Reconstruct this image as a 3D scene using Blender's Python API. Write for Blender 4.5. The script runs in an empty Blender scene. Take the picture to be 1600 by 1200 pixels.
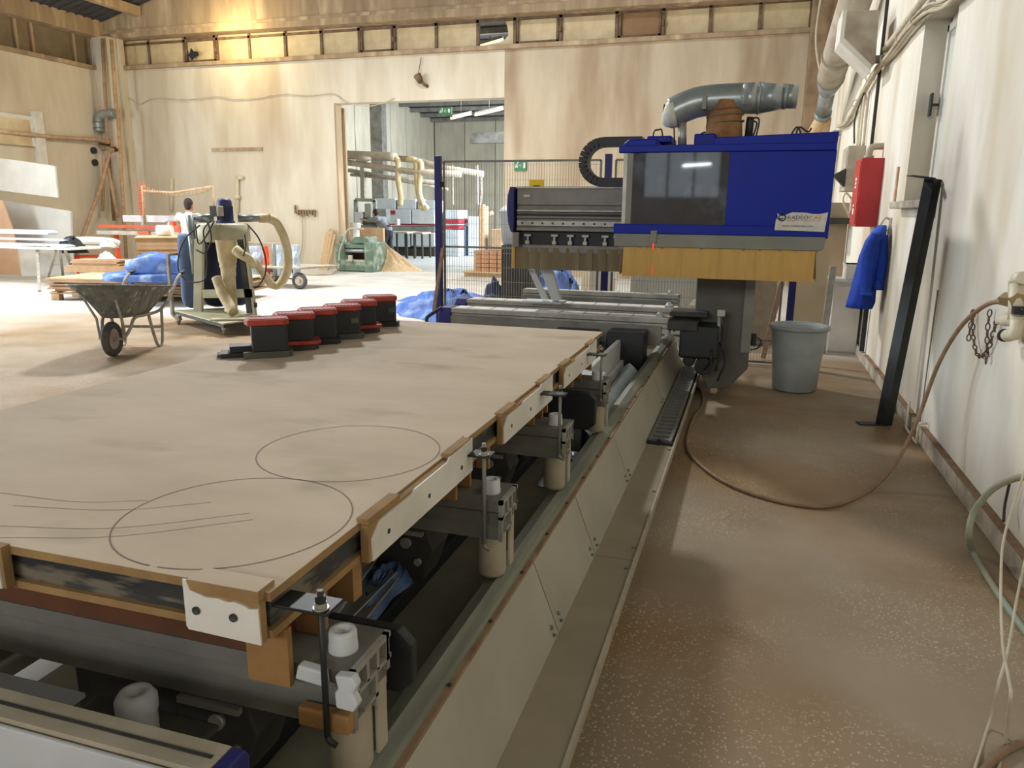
import bpy, bmesh, math, random
from math import sin, cos, pi, radians, sqrt, atan2
from mathutils import Vector, Matrix
random.seed(7)
scn = bpy.context.scene
COL = scn.collection
# ------------------------------------------------------------------ camera
F = 1180.0; H = 1.55
def _n(a): return a.normalized()
def _ray(u, v): return Vector(((u-800)/F, -(v-600)/F, -1.0))
_Y = _n(_ray(1178, 333)); _X = -_n(_ray(-3100, 290)); _X = _n(_X - _Y*_X.dot(_Y)); _Z = _X.cross(_Y)
ROT = Matrix((_X, _Y, _Z))
CAM = Vector((0, 0, H))
def P(u, v, x=None, y=None, z=None):
    """point of a known plane (x, y or z constant) seen at pixel u, v of the 1600x1200 photograph"""
    d = ROT @ _ray(u, v)
    if z is not None: t = (z-H)/d.z
    elif x is not None: t = x/d.x
    else: t = y/d.y
    return CAM + d*t
cd = bpy.data.cameras.new('camera'); cam = bpy.data.objects.new('camera', cd); COL.objects.link(cam)
cam.matrix_world = Matrix.Translation(CAM) @ ROT.to_4x4()
cd.sensor_width = 36; cd.lens = F*36/1600; cd.clip_start = .02; cd.clip_end = 200
scn.camera = cam
# ------------------------------------------------------------------ world, lights, exposure
w = bpy.data.worlds.new('world'); scn.world = w; w.use_nodes = True
w.node_tree.nodes['Background'].inputs[0].default_value = (.98, .98, 1, 1)
w.node_tree.nodes['Background'].inputs[1].default_value = .13
scn.view_settings.view_transform = 'Standard'; scn.view_settings.look = 'None'
scn.view_settings.exposure = 0.43; scn.view_settings.gamma = 1.0; scn.view_settings.use_curve_mapping = False
def area(name, loc, tgt, sx, sy, power, color):
    l = bpy.data.lights.new(name, 'AREA'); l.shape = 'RECTANGLE'; l.size = sx; l.size_y = sy
    l.energy = power; l.color = color
    o = bpy.data.objects.new(name, l); COL.objects.link(o); o.location = loc
    o.rotation_euler = (Vector(tgt)-Vector(loc)).to_track_quat('-Z', 'Y').to_euler(); return o
area('skylight_lamp', (-7.2, 12.45, 8.05), (-5.5, 9.6, 0), .9, .9, 780, (.97, .98, 1))
area('gate_daylight', (-17.1, 6.5, 2.6), (-4, 8.5, .3), 7.0, 4.4, 1350, (.80, .90, 1))
area('hall_daylight', (-4.6, 24.5, 4.2), (-13, 25, 0.6), 6, 3, 1500, (.86, .94, 1))
area('left_fill', (-11.6, 8.8, 6.3), (-11.0, 8.9, 0), 1.6, 1.6, 420, (1, .97, .92))  # unseen fill, added to brighten the left floor
area('rear_fill', (-3.0, -9.0, 4.2), (-1, 3, .6), 5, 1.6, 330, (.97, .98, 1))  # added fill from the camera side for the dark foreground
def bulb(name, loc, power, color, r=.12):
    l = bpy.data.lights.new(name, 'POINT'); l.energy = power; l.color = color; l.shadow_soft_size = r
    o = bpy.data.objects.new(name, l); COL.objects.link(o); o.location = loc; return o
bulb('sodium_lamp', (-12.9, 16.9, 5.80), 110, (1, .80, .42))
bulb('hall_warm_lamp', (-8.6, 21.5, 4.35), 60, (1, .66, .32))

# ------------------------------------------------------------------ materials
MATS = {}
def mat(name, c1, c2=None, scale=4.0, rough=.7, metal=0.0, bump=0.0, bscale=None, detail=5, stretch=(1, 1, 1),
        lo=.35, hi=.65, c3=None, scale3=1.0, lo3=.5, hi3=.62, emit=None, estr=1.0, alpha=None, spec=.4, trans=None):
    m = bpy.data.materials.new(name); m.use_nodes = True; nt = m.node_tree; N = nt.nodes; L = nt.links
    b = N['Principled BSDF']; b.inputs['Roughness'].default_value = rough; b.inputs['Metallic'].default_value = metal
    b.inputs['Specular IOR Level'].default_value = spec
    g = lambda c: (c[0], c[1], c[2], 1)
    b.inputs['Base Color'].default_value = g(c1)
    tc = N.new('ShaderNodeTexCoord'); mp = N.new('ShaderNodeMapping'); L.new(tc.outputs['Object'], mp.inputs[0])
    mp.inputs['Scale'].default_value = stretch
    def noise(s, d, off=0):
        n = N.new('ShaderNodeTexNoise'); n.inputs['Scale'].default_value = s; n.inputs['Detail'].default_value = d
        n.inputs['Roughness'].default_value = .6; L.new(mp.outputs[0], n.inputs['Vector']); return n
    out = None
    if c2 is not None:
        n = noise(scale, detail); r = N.new('ShaderNodeMapRange'); r.inputs[1].default_value = lo; r.inputs[2].default_value = hi
        L.new(n.outputs[0], r.inputs[0]); mx = N.new('ShaderNodeMix'); mx.data_type = 'RGBA'
        L.new(r.outputs[0], mx.inputs[0]); mx.inputs[6].default_value = g(c1); mx.inputs[7].default_value = g(c2); out = mx.outputs[2]
        if c3 is not None:
            n3 = noise(scale3, 3); n3.noise_dimensions = '4D'; n3.inputs['W'].default_value = 3.7
            r3 = N.new('ShaderNodeMapRange'); r3.inputs[1].default_value = lo3; r3.inputs[2].default_value = hi3
            L.new(n3.outputs[0], r3.inputs[0]); m3 = N.new('ShaderNodeMix'); m3.data_type = 'RGBA'
            L.new(r3.outputs[0], m3.inputs[0]); L.new(out, m3.inputs[6]); m3.inputs[7].default_value = g(c3); out = m3.outputs[2]
        L.new(out, b.inputs['Base Color'])
    if bump:
        nb = noise(bscale or scale*6, 4); bp = N.new('ShaderNodeBump'); bp.inputs['Strength'].default_value = bump
        bp.inputs['Distance'].default_value = .02; L.new(nb.outputs[0], bp.inputs['Height']); L.new(bp.outputs[0], b.inputs['Normal'])
    if emit:
        b.inputs['Emission Color'].default_value = g(emit); b.inputs['Emission Strength'].default_value = estr
    if alpha is not None: b.inputs['Alpha'].default_value = alpha
    if trans: b.inputs['Transmission Weight'].default_value = trans
    MATS[name] = m; return m
def s(r, g_, b_):   # sRGB 0..255 -> linear
    f = lambda c: (c/255/12.92) if c/255 <= .04045 else ((c/255+.055)/1.055)**2.4
    return (f(r), f(g_), f(b_))
M_wall = mat('plaster_back', s(220, 210, 190), s(202, 188, 162), 1.3, .9, bump=.3, bscale=9, detail=9, stretch=(1, 1, .22), c3=s(176, 152, 122), scale3=.8, lo3=.50, hi3=.72)
M_wallr = mat('plaster_right', s(234, 230, 218), s(214, 206, 186), 1.8, .85, bump=.6, bscale=4, detail=9, stretch=(1, 1, .3), c3=s(196, 180, 150), scale3=1.1, lo3=.5, hi3=.72)
M_wallb = mat('plaster_brown', s(198, 182, 156), s(176, 156, 128), 1.3, .9, bump=.3, bscale=9, detail=9, stretch=(1, 1, .22), c3=s(140, 112, 82), scale3=.9, lo3=.50, hi3=.74)
M_colm = mat('column_grey', s(96, 95, 84), s(84, 82, 72), 3, .55)
M_plinth = mat('plinth', s(150, 138, 120), s(196, 186, 168), 6, .9, bump=.4)
M_rust = mat('rust_line', s(124, 98, 74), s(152, 128, 100), 9, .9)
M_conc = mat('concrete_beam', s(176, 152, 120), s(150, 128, 102), 2.2, .9, bump=.2, stretch=(1.6, 1.6, .25), c3=s(206, 184, 150), scale3=1.4, lo3=.52, hi3=.7)
M_col = mat('concrete_dark', s(126, 104, 80), s(152, 128, 100), 3, .9, bump=.2)
M_roof = mat('roof_sheet', s(84, 86, 90), s(62, 62, 64), 2, .6, metal=.3)
M_steel = mat('steel_beam', s(132, 132, 126), s(104, 100, 92), 4, .6, metal=.2)
M_frame = mat('window_frame', s(128, 104, 80), s(92, 72, 54), 5, .8)
M_pane = mat('dusty_backlit_pane', s(214, 196, 156), s(192, 172, 132), 2.4, .55, c3=s(168, 140, 102), scale3=.9, lo3=.55, hi3=.8)  # tone raised to paint in the backlight from the hall
M_pane2 = mat('brown_pane', s(150, 116, 78), s(136, 104, 70), 3, .5)
M_hallw = mat('hall_panel', s(182, 176, 158), s(160, 154, 138), 2, .85, stretch=(1, 1, .3))
M_galv = mat('galvanised', s(158, 164, 160), s(124, 132, 130), 3, .32, metal=.35, spec=.7)
M_galvd = mat('dusty_duct', s(186, 176, 158), s(160, 148, 130), 5, .7, metal=.1)
M_alu = mat('aluminium', s(176, 174, 164), s(140, 138, 128), 5, .45, metal=.45)
M_alud = mat('grey_profile', s(132, 130, 120), s(110, 108, 100), 4, .5, metal=.25)
M_white = mat('white_laminate', s(226, 222, 212), s(206, 200, 186), 3, .5)
M_mdf = mat('mdf_top', s(198, 180, 154), s(184, 166, 140), 1.7, .8, bump=.12, bscale=3.5, c3=s(168, 152, 124), scale3=1.9, lo3=.56, hi3=.70, detail=8, stretch=(1, 1.8, 1))
M_mdfe = mat('mdf_edge', s(160, 128, 82), s(138, 108, 70), 9, .85)
M_mdfo = mat('riser_board', s(158, 118, 70), s(134, 98, 58), 6, .85)
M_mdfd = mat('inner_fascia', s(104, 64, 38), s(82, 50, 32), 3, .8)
M_core = mat('core_band', s(66, 68, 66), s(42, 42, 42), 9, .6, c3=s(112, 104, 88), scale3=14, lo3=.5, hi3=.6, stretch=(.4, .4, 2))
M_groove = mat('cut_groove', s(104, 74, 48))
M_groove2 = mat('faint_groove', s(140, 118, 90))
M_bed = mat('bed_olive', s(110, 104, 84), s(94, 90, 74), 3, .8)
M_rail = mat('rail_green', s(140, 142, 124), s(112, 114, 100), 5, .55, metal=.3, stretch=(4, .3, 4))
M_panel = mat('panel_grey', s(174, 168, 150), s(160, 154, 136), 2, .5)
M_panelf = mat('tray_cover', s(152, 140, 116), s(138, 126, 104), 2.5, .75)
M_lip = mat('tray_lip', s(176, 166, 144), s(156, 146, 124), 5, .7)
M_black = mat('black_plastic', s(38, 40, 42), s(28, 30, 32), 5, .5)
M_dark = mat('dark_grey', s(66, 64, 58), s(48, 46, 42), 5, .6)
M_blue = mat('hood_blue', s(4, 34, 150), s(3, 28, 130), 2, .45, spec=.18)
M_navy = mat('navy_plastic', s(36, 36, 110), s(28, 28, 88), 4, .5)
M_skirt = mat('skirt_grey', s(128, 128, 116), s(114, 114, 104), 3, .5)
M_curt = mat('ochre_curtain', s(198, 158, 84), s(172, 134, 66), 2, .6, stretch=(3, 3, .5))
M_curto = mat('olive_curtain', s(128, 114, 86), s(108, 96, 72), 3, .7)
M_glass = mat('smoked_window', s(58, 60, 68), s(44, 46, 52), 2.5, .035, spec=.8, c3=s(78, 86, 98), scale3=3, lo3=.52, hi3=.62)
M_label = mat('sticker', s(206, 204, 190), s(190, 188, 176), 20, .6)
M_red = mat('red_paint', s(190, 48, 50), s(172, 40, 44), 3, .45)
M_pad = mat('red_pad', s(170, 62, 42), s(146, 48, 34), 8, .6)
M_olive = mat('olive_plate', s(84, 84, 70), s(66, 66, 56), 5, .7)
M_tarp = mat('blue_tarp', s(74, 110, 178), s(54, 88, 156), 4, .6, c3=s(136, 160, 206), scale3=3, lo3=.5, hi3=.65)
M_jack = mat('blue_jacket', s(28, 66, 168), s(20, 50, 140), 5, .85, c3=s(48, 92, 190), scale3=3)
M_bucket = mat('bucket_grey', s(158, 164, 160), s(138, 142, 138), 3, .5)
M_hose = mat('brown_hose', s(146, 120, 90), s(124, 98, 72), 12, .6)
M_hoseg = mat('green_hose', s(150, 138, 112), s(142, 158, 138), 2.5, .6)
M_cable = mat('white_cable', s(204, 194, 170), s(180, 168, 140), 5, .6)
M_cabled = mat('dark_cable', s(60, 52, 46), s(40, 36, 32), 5, .6)
M_flex = mat('brown_flex', s(150, 108, 66), s(120, 84, 52), 8, .8, bump=.3, bscale=30)
M_cream = mat('cream_metal', s(186, 182, 152), s(168, 162, 134), 4, .55)
M_bag = mat('filter_bag', s(98, 118, 150), s(80, 98, 130), 3, .9, stretch=(3, 3, .6))
M_bagd = mat('navy_bag', s(46, 58, 88), s(34, 42, 66), 3, .8)
M_motor = mat('motor_blue', s(54, 66, 112), s(44, 52, 92), 4, .5)
M_hosec = mat('cream_hose', s(212, 196, 158), s(190, 172, 132), 8, .75, bump=.2, bscale=40)
M_wood = mat('raw_wood', s(206, 176, 134), s(182, 150, 110), 6, .8, stretch=(6, 6, .6))
M_pole = mat('wood_pole', s(196, 164, 130), s(170, 136, 102), 8, .8)
M_board = mat('mdf_board', s(178, 148, 114), s(158, 128, 96), 4, .85)
M_boardt = mat('mdf_board_top', s(206, 178, 140), s(190, 160, 122), 3, .85)
M_orange = mat('orange_paint', s(232, 84, 40), s(210, 70, 34), 3, .5)
M_green = mat('machine_green', s(104, 124, 102), s(84, 102, 84), 4, .6, c3=s(150, 160, 138), scale3=4)
M_dust = mat('sawdust', s(208, 182, 144), s(184, 156, 118), 20, .95, bump=.6, bscale=40)
M_barrow = mat('barrow_steel', s(124, 126, 122), s(86, 88, 86), 5, .6, metal=.1, stretch=(2, 2, .5), c3=s(170, 170, 164), scale3=9, lo3=.58, hi3=.66)
M_tyre = mat('tyre', s(92, 88, 82), s(70, 66, 62), 8, .9)
M_tube = mat('painted_tube', s(178, 172, 160), s(140, 130, 116), 14, .6, metal=.2)
M_panelw = mat('white_panel', s(204, 200, 190), s(190, 186, 176), 2, .6)
M_wrap = mat('wrapped_white', s(214, 222, 236), s(190, 198, 214), 5, .4)
M_film = mat('plastic_film', s(206, 218, 226), s(160, 178, 192), 7, .25, bump=.3)
M_filmb = mat('blue_film', s(84, 110, 150), s(54, 70, 98), 7, .25, bump=.3)
M_cover = mat('pale_cover', s(184, 200, 204), s(160, 172, 172), 3, .5)
M_lightgrey = mat('light_grey', s(196, 198, 196), s(180, 182, 180), 3, .55)
M_whitecab = mat('white_cabinet', s(222, 216, 206), s(206, 200, 188), 3, .55)
M_skin = mat('skin', s(176, 124, 94))
M_hair = mat('dark_hair', s(40, 32, 28))
M_shirt = mat('white_shirt', s(206, 200, 190), s(188, 180, 168), 5, .9)
M_shirtg = mat('grey_shirt', s(126, 130, 136), s(110, 112, 118), 5, .9)
M_jeans = mat('jeans', s(70, 86, 116), s(56, 70, 100), 5, .9)
M_bwhite = mat('machine_white', s(206, 214, 220), s(190, 200, 208), 3, .5)
M_bred = mat('stripe_red', s(170, 44, 62))
M_signg = mat('sign_green', s(60, 128, 84))
M_signw = mat('sign_white', s(230, 236, 228))
M_yellow = mat('sign_yellow', s(232, 190, 36))
M_steeld = mat('dark_steel', s(52, 54, 52), s(40, 42, 40), 5, .5, metal=.4)
M_brass = mat('brass', s(150, 130, 90), None, rough=.4, metal=.6)
M_chain = mat('rusty_chain', s(112, 92, 72), s(84, 66, 50), 20, .6, metal=.4)
M_pvc = mat('pvc_pipe', s(214, 204, 180), s(196, 184, 156), 6, .5)
M_txt = mat('ink_dark', s(24, 28, 60))
M_txto = mat('ink_orange', s(196, 112, 60))
M_brick = mat('brick_wood', s(188, 142, 104), s(162, 116, 82), 8, .85)
M_laser = mat('laser_red', (1, .05, .03), emit=(1, .06, .04), estr=.55)
M_tube_l = mat('fluorescent', (1, 1, 1), emit=(.85, .94, 1), estr=22)
M_warm_l = mat('warm_strip', (1, .7, .4), emit=(1, .55, .2), estr=3)
M_cyan = mat('cyan_led', (0, .6, .7), emit=(.05, .75, .85), estr=1.0)
M_sky = mat('window_sky', (1, 1, 1), emit=(.86, .94, 1), estr=1.1)

# floor: dust over terrazzo
def floor_mat():
    m = bpy.data.materials.new('floor_terrazzo'); m.use_nodes = True; nt = m.node_tree; N = nt.nodes; L = nt.links
    b = N['Principled BSDF']; b.inputs['Specular IOR Level'].default_value = .35
    tc = N.new('ShaderNodeTexCoord')
    def noise(s_, d, w_=0, st=(1, 1, 1)):
        mp = N.new('ShaderNodeMapping'); mp.inputs['Scale'].default_value = st; mp.inputs['Location'].default_value = (w_, w_*2, 0)
        L.new(tc.outputs['Object'], mp.inputs[0])
        n = N.new('ShaderNodeTexNoise'); n.inputs['Scale'].default_value = s_; n.inputs['Detail'].default_value = d; L.new(mp.outputs[0], n.inputs[0]); return n.outputs[0]
    def rng(x, a, b_, c=0, d=1):
        r = N.new('ShaderNodeMapRange'); r.inputs[1].default_value = a; r.inputs[2].default_value = b_; r.inputs[3].default_value = c; r.inputs[4].default_value = d
        L.new(x, r.inputs[0]); return r.outputs[0]
    def mix(f, a, b_):
        x = N.new('ShaderNodeMix'); x.data_type = 'RGBA'; L.new(f, x.inputs[0])
        for i, c in ((6, a), (7, b_)):
            if isinstance(c, tuple): x.inputs[i].default_value = (*c, 1)
            else: L.new(c, x.inputs[i])
        return x.outputs[2]
    def math_(op, a, b_):
        x = N.new('ShaderNodeMath'); x.operation = op
        for i, c in ((0, a), (1, b_)):
            if isinstance(c, (int, float)): x.inputs[i].default_value = c
            else: L.new(c, x.inputs[i])
        return x.outputs[0]
    base = mix(rng(noise(.9, 6), .38, .62), s(206, 202, 194), s(188, 184, 176))
    sep = N.new('ShaderNodeSeparateXYZ'); L.new(tc.outputs['Object'], sep.inputs[0])
    # brown wood dust lies thick beside the machine and thins out to the open hall on the left
    near = rng(sep.outputs[0], -3.0, -.6)
    dust = mix(rng(noise(.55, 5, 3), .40, .60), s(206, 198, 180), s(194, 184, 164))
    dustn = mix(rng(noise(1.6, 6, 5), .35, .65), s(152, 126, 92), s(134, 108, 76))
    c = mix(rng(noise(.35, 4, 9, (1, 2.2, 1)), .50, .62, 0, .6), base, dust)
    c2 = mix(rng(noise(.9, 6, 11), .40, .62, .35, 1), mix(rng(noise(1.1, 4), .4, .6), s(168, 156, 136), s(150, 138, 118)), dustn)
    far = rng(sep.outputs[1], 6.5, 5.8)  # brown also stops in depth: bright light on the floor beyond put into colour
    c = mix(math_('MULTIPLY', near, far), c, c2)
    v = N.new('ShaderNodeTexVoronoi'); v.inputs['Scale'].default_value = 85
    wn = N.new('ShaderNodeTexNoise'); wn.inputs['Scale'].default_value = 60; wn.inputs['Detail'].default_value = 3; L.new(tc.outputs['Object'], wn.inputs[0])
    va = N.new('ShaderNodeVectorMath'); va.operation = 'MULTIPLY_ADD'; L.new(wn.outputs['Color'], va.inputs[0]); va.inputs[1].default_value = (.022, .022, .022); L.new(tc.outputs['Object'], va.inputs[2]); L.new(va.outputs[0], v.inputs[0])
    sp = N.new('ShaderNodeSeparateXYZ'); L.new(v.outputs['Color'], sp.inputs[0])
    fleck = math_('MULTIPLY', math_('LESS_THAN', v.outputs['Distance'], .36), math_('GREATER_THAN', sp.outputs[0], .55))
    nearf = math_('MULTIPLY', near, rng(sep.outputs[1], 4.2, 2.4))
    fleck = math_('MULTIPLY', fleck, math_('MULTIPLY', nearf, rng(noise(1.5, 4, 2), .38, .6)))
    c = mix(math_('MULTIPLY', fleck, .5), c, s(214, 202, 176))
    # swept track marks
    tr = rng(noise(1.0, 5, 4, (.25, 3.0, 1)), .60, .68, 0, .35)
    c = mix(tr, c, s(172, 156, 134))
    L.new(c, b.inputs['Base Color'])
    L.new(rng(noise(2.2, 5, 7), .35, .65, .42, .75), b.inputs['Roughness'])
    bp = N.new('ShaderNodeBump'); bp.inputs['Strength'].default_value = .25; bp.inputs['Distance'].default_value = .01
    L.new(noise(26, 5), bp.inputs['Height']); L.new(bp.outputs[0], b.inputs['Normal'])
    return m
M_floor = floor_mat()

# ------------------------------------------------------------------ mesh helpers
def V(*a): return Vector(a)
def rotm(rx=0, ry=0, rz=0): return Matrix.Rotation(rz, 3, 'Z') @ Matrix.Rotation(ry, 3, 'Y') @ Matrix.Rotation(rx, 3, 'X')
class MB:
    def __init__(self): self.v = []; self.f = []; self.sm = []
    def add(self, vs, fs, smooth=False):
        o = len(self.v); self.v += [Vector(p) for p in vs]; self.f += [tuple(i+o for i in f) for f in fs]; self.sm += [smooth]*len(fs); return self
    def box(self, x0, x1, y0, y1, z0, z1):
        if x0 > x1: x0, x1 = x1, x0
        if y0 > y1: y0, y1 = y1, y0
        if z0 > z1: z0, z1 = z1, z0
        return self.add([(x, y, z) for z in (z0, z1) for y in (y0, y1) for x in (x0, x1)],
                        [(0, 2, 3, 1), (4, 5, 7, 6), (0, 1, 5, 4), (1, 3, 7, 5), (3, 2, 6, 7), (2, 0, 4, 6)])
    def cbox(self, c, sz, r=None):
        hx, hy, hz = sz[0]/2, sz[1]/2, sz[2]/2; R_ = r or Matrix.Identity(3); c = Vector(c)
        return self.add([c + R_ @ Vector((x, y, z)) for z in (-hz, hz) for y in (-hy, hy) for x in (-hx, hx)],
                        [(0, 2, 3, 1), (4, 5, 7, 6), (0, 1, 5, 4), (1, 3, 7, 5), (3, 2, 6, 7), (2, 0, 4, 6)])
    def bar(self, a, b, wx, wz, up=(0, 0, 1)):
        a = Vector(a); b = Vector(b); d = (b-a).normalized(); u = Vector(up)
        if abs(d.dot(u)) > .95: u = Vector((0, 1, 0))
        sx = d.cross(u).normalized(); u = sx.cross(d)
        vs = [p + sx*i*wx/2 + u*j*wz/2 for p in (a, b) for i, j in ((-1, -1), (1, -1), (1, 1), (-1, 1))]
        return self.add(vs, [(0, 3, 2, 1), (4, 5, 6, 7), (0, 1, 5, 4), (1, 2, 6, 5), (2, 3, 7, 6), (3, 0, 4, 7)])
    def cyl(self, a, b, r0, r1=None, n=20, cap=True, smooth=True):
        r1 = r0 if r1 is None else r1; a = Vector(a); b = Vector(b); d = (b-a).normalized()
        u = d.orthogonal().normalized(); w_ = d.cross(u); vs = []
        for p, r in ((a, r0), (b, r1)):
            for i in range(n): t = 2*pi*i/n; vs.append(p + u*cos(t)*r + w_*sin(t)*r)
        self.add(vs, [(i, (i+1) % n, n+(i+1) % n, n+i) for i in range(n)], smooth)
        if cap: self.add(vs[:n], [tuple(range(n-1, -1, -1))]); self.add(vs[n:], [tuple(range(n))])
        return self
    def tube(self, pts, r, n=10, closed=False, smooth=True):
        pts = [Vector(p) for p in pts]; m = len(pts); rr = r if isinstance(r, (list, tuple)) else [r]*m
        T = []
        for i in range(m):
            a = pts[(i-1) % m] if closed else pts[max(i-1, 0)]; b = pts[(i+1) % m] if closed else pts[min(i+1, m-1)]
            t = (b-a); T.append(t.normalized() if t.length > 1e-9 else Vector((0, 0, 1)))
        u = T[0].orthogonal().normalized(); vs = []
        for i in range(m):
            u = (u - T[i]*u.dot(T[i])); u = u.normalized() if u.length > 1e-6 else T[i].orthogonal().normalized(); w_ = T[i].cross(u)
            for k in range(n): a = 2*pi*k/n; vs.append(pts[i] + u*cos(a)*rr[i] + w_*sin(a)*rr[i])
        fs = []
        for i in range(m if closed else m-1):
            j = (i+1) % m
            for k in range(n): k2 = (k+1) % n; fs.append((i*n+k, i*n+k2, j*n+k2, j*n+k))
        self.add(vs, fs, smooth)
        if not closed: self.add(vs[:n], [tuple(range(n-1, -1, -1))]); self.add(vs[-n:], [tuple(range(n))])
        return self
    def lathe(self, prof, c=(0, 0, 0), n=32, smooth=True, axis=None):
        c = Vector(c); R_ = axis or Matrix.Identity(3); vs = []
        for r, z in prof:
            for i in range(n): t = 2*pi*i/n; vs.append(c + R_ @ Vector((r*cos(t), r*sin(t), z)))
        m = len(prof)
        return self.add(vs, [(j*n+i, j*n+(i+1) % n, (j+1)*n+(i+1) % n, (j+1)*n+i) for j in range(m-1) for i in range(n)], smooth)
    def prism(self, poly, a, b, axis='y'):
        """poly = 2D list; axis y: (x,z) extruded in y; axis x: (y,z); axis z: (x,y)"""
        def p3(p, t): return (p[0], t, p[1]) if axis == 'y' else (t, p[0], p[1]) if axis == 'x' else (p[0], p[1], t)
        n = len(poly); vs = [p3(p, a) for p in poly] + [p3(p, b) for p in poly]
        return self.add(vs, [tuple(range(n)), tuple(range(2*n-1, n-1, -1))] + [(i, i+n, (i+1) % n+n, (i+1) % n) for i in range(n)])
    def loft(self, loops, smooth=True, cap=True):
        n = len(loops[0]); vs = [p for lp in loops for p in lp]; m = len(loops)
        self.add(vs, [(j*n+i, j*n+(i+1) % n, (j+1)*n+(i+1) % n, (j+1)*n+i) for j in range(m-1) for i in range(n)], smooth)
        if cap: self.add(loops[0], [tuple(range(n-1, -1, -1))]); self.add(loops[-1], [tuple(range(n))])
        return self
    def grid(self, fn, nu, nv, smooth=True):
        vs = [fn(i/nu, j/nv) for j in range(nv+1) for i in range(nu+1)]
        return self.add(vs, [(j*(nu+1)+i, j*(nu+1)+i+1, (j+1)*(nu+1)+i+1, (j+1)*(nu+1)+i) for j in range(nv) for i in range(nu)], smooth)
    def ball(self, c, r, n=14, sz=(1, 1, 1)):
        prof = [(max(1e-4, r*sin(pi*i/n)), -r*cos(pi*i/n)) for i in range(n+1)]
        k = len(self.v); self.lathe(prof, (0, 0, 0), n*2); c = Vector(c)
        for i in range(k, len(self.v)): q = self.v[i]; self.v[i] = Vector((q.x*sz[0], q.y*sz[1], q.z*sz[2])) + c
        return self
def wloc(o):
    l = Vector((0, 0, 0))
    while o: l += o.location; o = o.parent
    return l
def B(mb, name, m, parent=None, bev=0, seg=2, fix=True):
    vs = mb.v
    lo = Vector([min(p[i] for p in vs) for i in range(3)]); hi = Vector([max(p[i] for p in vs) for i in range(3)])
    c = Vector(((lo.x+hi.x)/2, (lo.y+hi.y)/2, lo.z))
    me = bpy.data.meshes.new(name); me.from_pydata([p-c for p in vs], [], mb.f)
    me.polygons.foreach_set('use_smooth', mb.sm); me.materials.append(m)
    if fix:
        bm = bmesh.new(); bm.from_mesh(me); bmesh.ops.remove_doubles(bm, verts=bm.verts, dist=1e-5)
        bmesh.ops.recalc_face_normals(bm, faces=bm.faces); bm.to_mesh(me); bm.free()
    me.update()
    o = bpy.data.objects.new(name, me); COL.objects.link(o)
    if parent: o.parent = parent; o.location = c - wloc(parent)
    else: o.location = c
    if bev:
        b = o.modifiers.new('bevel', 'BEVEL'); b.width = bev; b.segments = seg; b.limit_method = 'ANGLE'; b.angle_limit = radians(40)
    return o
def tag(o, label=None, cat=None, group=None, kind=None):
    if label: o['label'] = label
    if cat: o['category'] = cat
    if group: o['group'] = group
    if kind: o['kind'] = kind
    return o
def thing(name, loc, label, cat, group=None):
    o = bpy.data.objects.new(name, None); o.empty_display_size = .1; COL.objects.link(o); o.location = Vector(loc); return tag(o, label, cat, group)
def children(o): return [c for c in COL.objects if c.parent == o]
def copy_tree(o, loc, rz=None, parent=None, label=None):
    kids = children(o); c = o.copy(); COL.objects.link(c); c.parent = parent; c.location = Vector(loc)
    if rz is not None: c.rotation_euler.z = rz
    if label: c['label'] = label
    for k in kids:
        d = k.copy(); COL.objects.link(d); d.parent = c
        for k2 in children(k): e = k2.copy(); COL.objects.link(e); e.parent = d
    return c
def S(mb, name, m, parent=None, bev=0):
    o = B(mb, name, m, parent, bev)
    if not parent: o['kind'] = 'structure'
    return o
def sline(pts, n=8):
    """Catmull-Rom through points"""
    pts = [Vector(p) for p in pts]; q = [pts[0]*2-pts[1]] + pts + [pts[-1]*2-pts[-2]]; out = []
    for i in range(1, len(q)-2):
        a, b, c, d = q[i-1:i+3]
        for k in range(n):
            t = k/n; out.append(.5*((2*b) + (c-a)*t + (2*a-5*b+4*c-d)*t*t + (3*b-a-3*c+d)*t**3))
    out.append(pts[-1]); return out
def text(body, size, loc, rot, m, parent, name='lettering', align='LEFT', ext=.0008, width=None):
    cu = bpy.data.curves.new(name, 'FONT'); cu.body = body; cu.size = size; cu.extrude = ext; cu.align_x = align
    t = bpy.data.objects.new('tmp', cu); COL.objects.link(t)
    dg = bpy.context.evaluated_depsgraph_get(); me = bpy.data.meshes.new_from_object(t.evaluated_get(dg))
    bpy.data.objects.remove(t)
    if width and len(me.vertices):
        xs = [v.co.x for v in me.vertices]; k = width/(max(xs)-min(xs))
        for v in me.vertices: v.co.x *= k
    me.name = name; me.materials.clear(); me.materials.append(m)
    o = bpy.data.objects.new(name, me); COL.objects.link(o)
    o.parent = parent; o.location = Vector(loc) - wloc(parent); o.rotation_euler = rot; return o

# ================================================================== SETTING
XL, XR, YB, YR = -17.4, 1.25, 18.0, -12.0
S(MB().box(XL-.3, XR+.3, YR-.3, YB, -.12, 0), 'floor', M_floor)
S(MB().box(-14.3, -2.0, YB, 34.3, -.12, 0), 'floor', mat('floor_hall', s(168, 172, 168), s(150, 154, 152), .8, .5))
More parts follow.
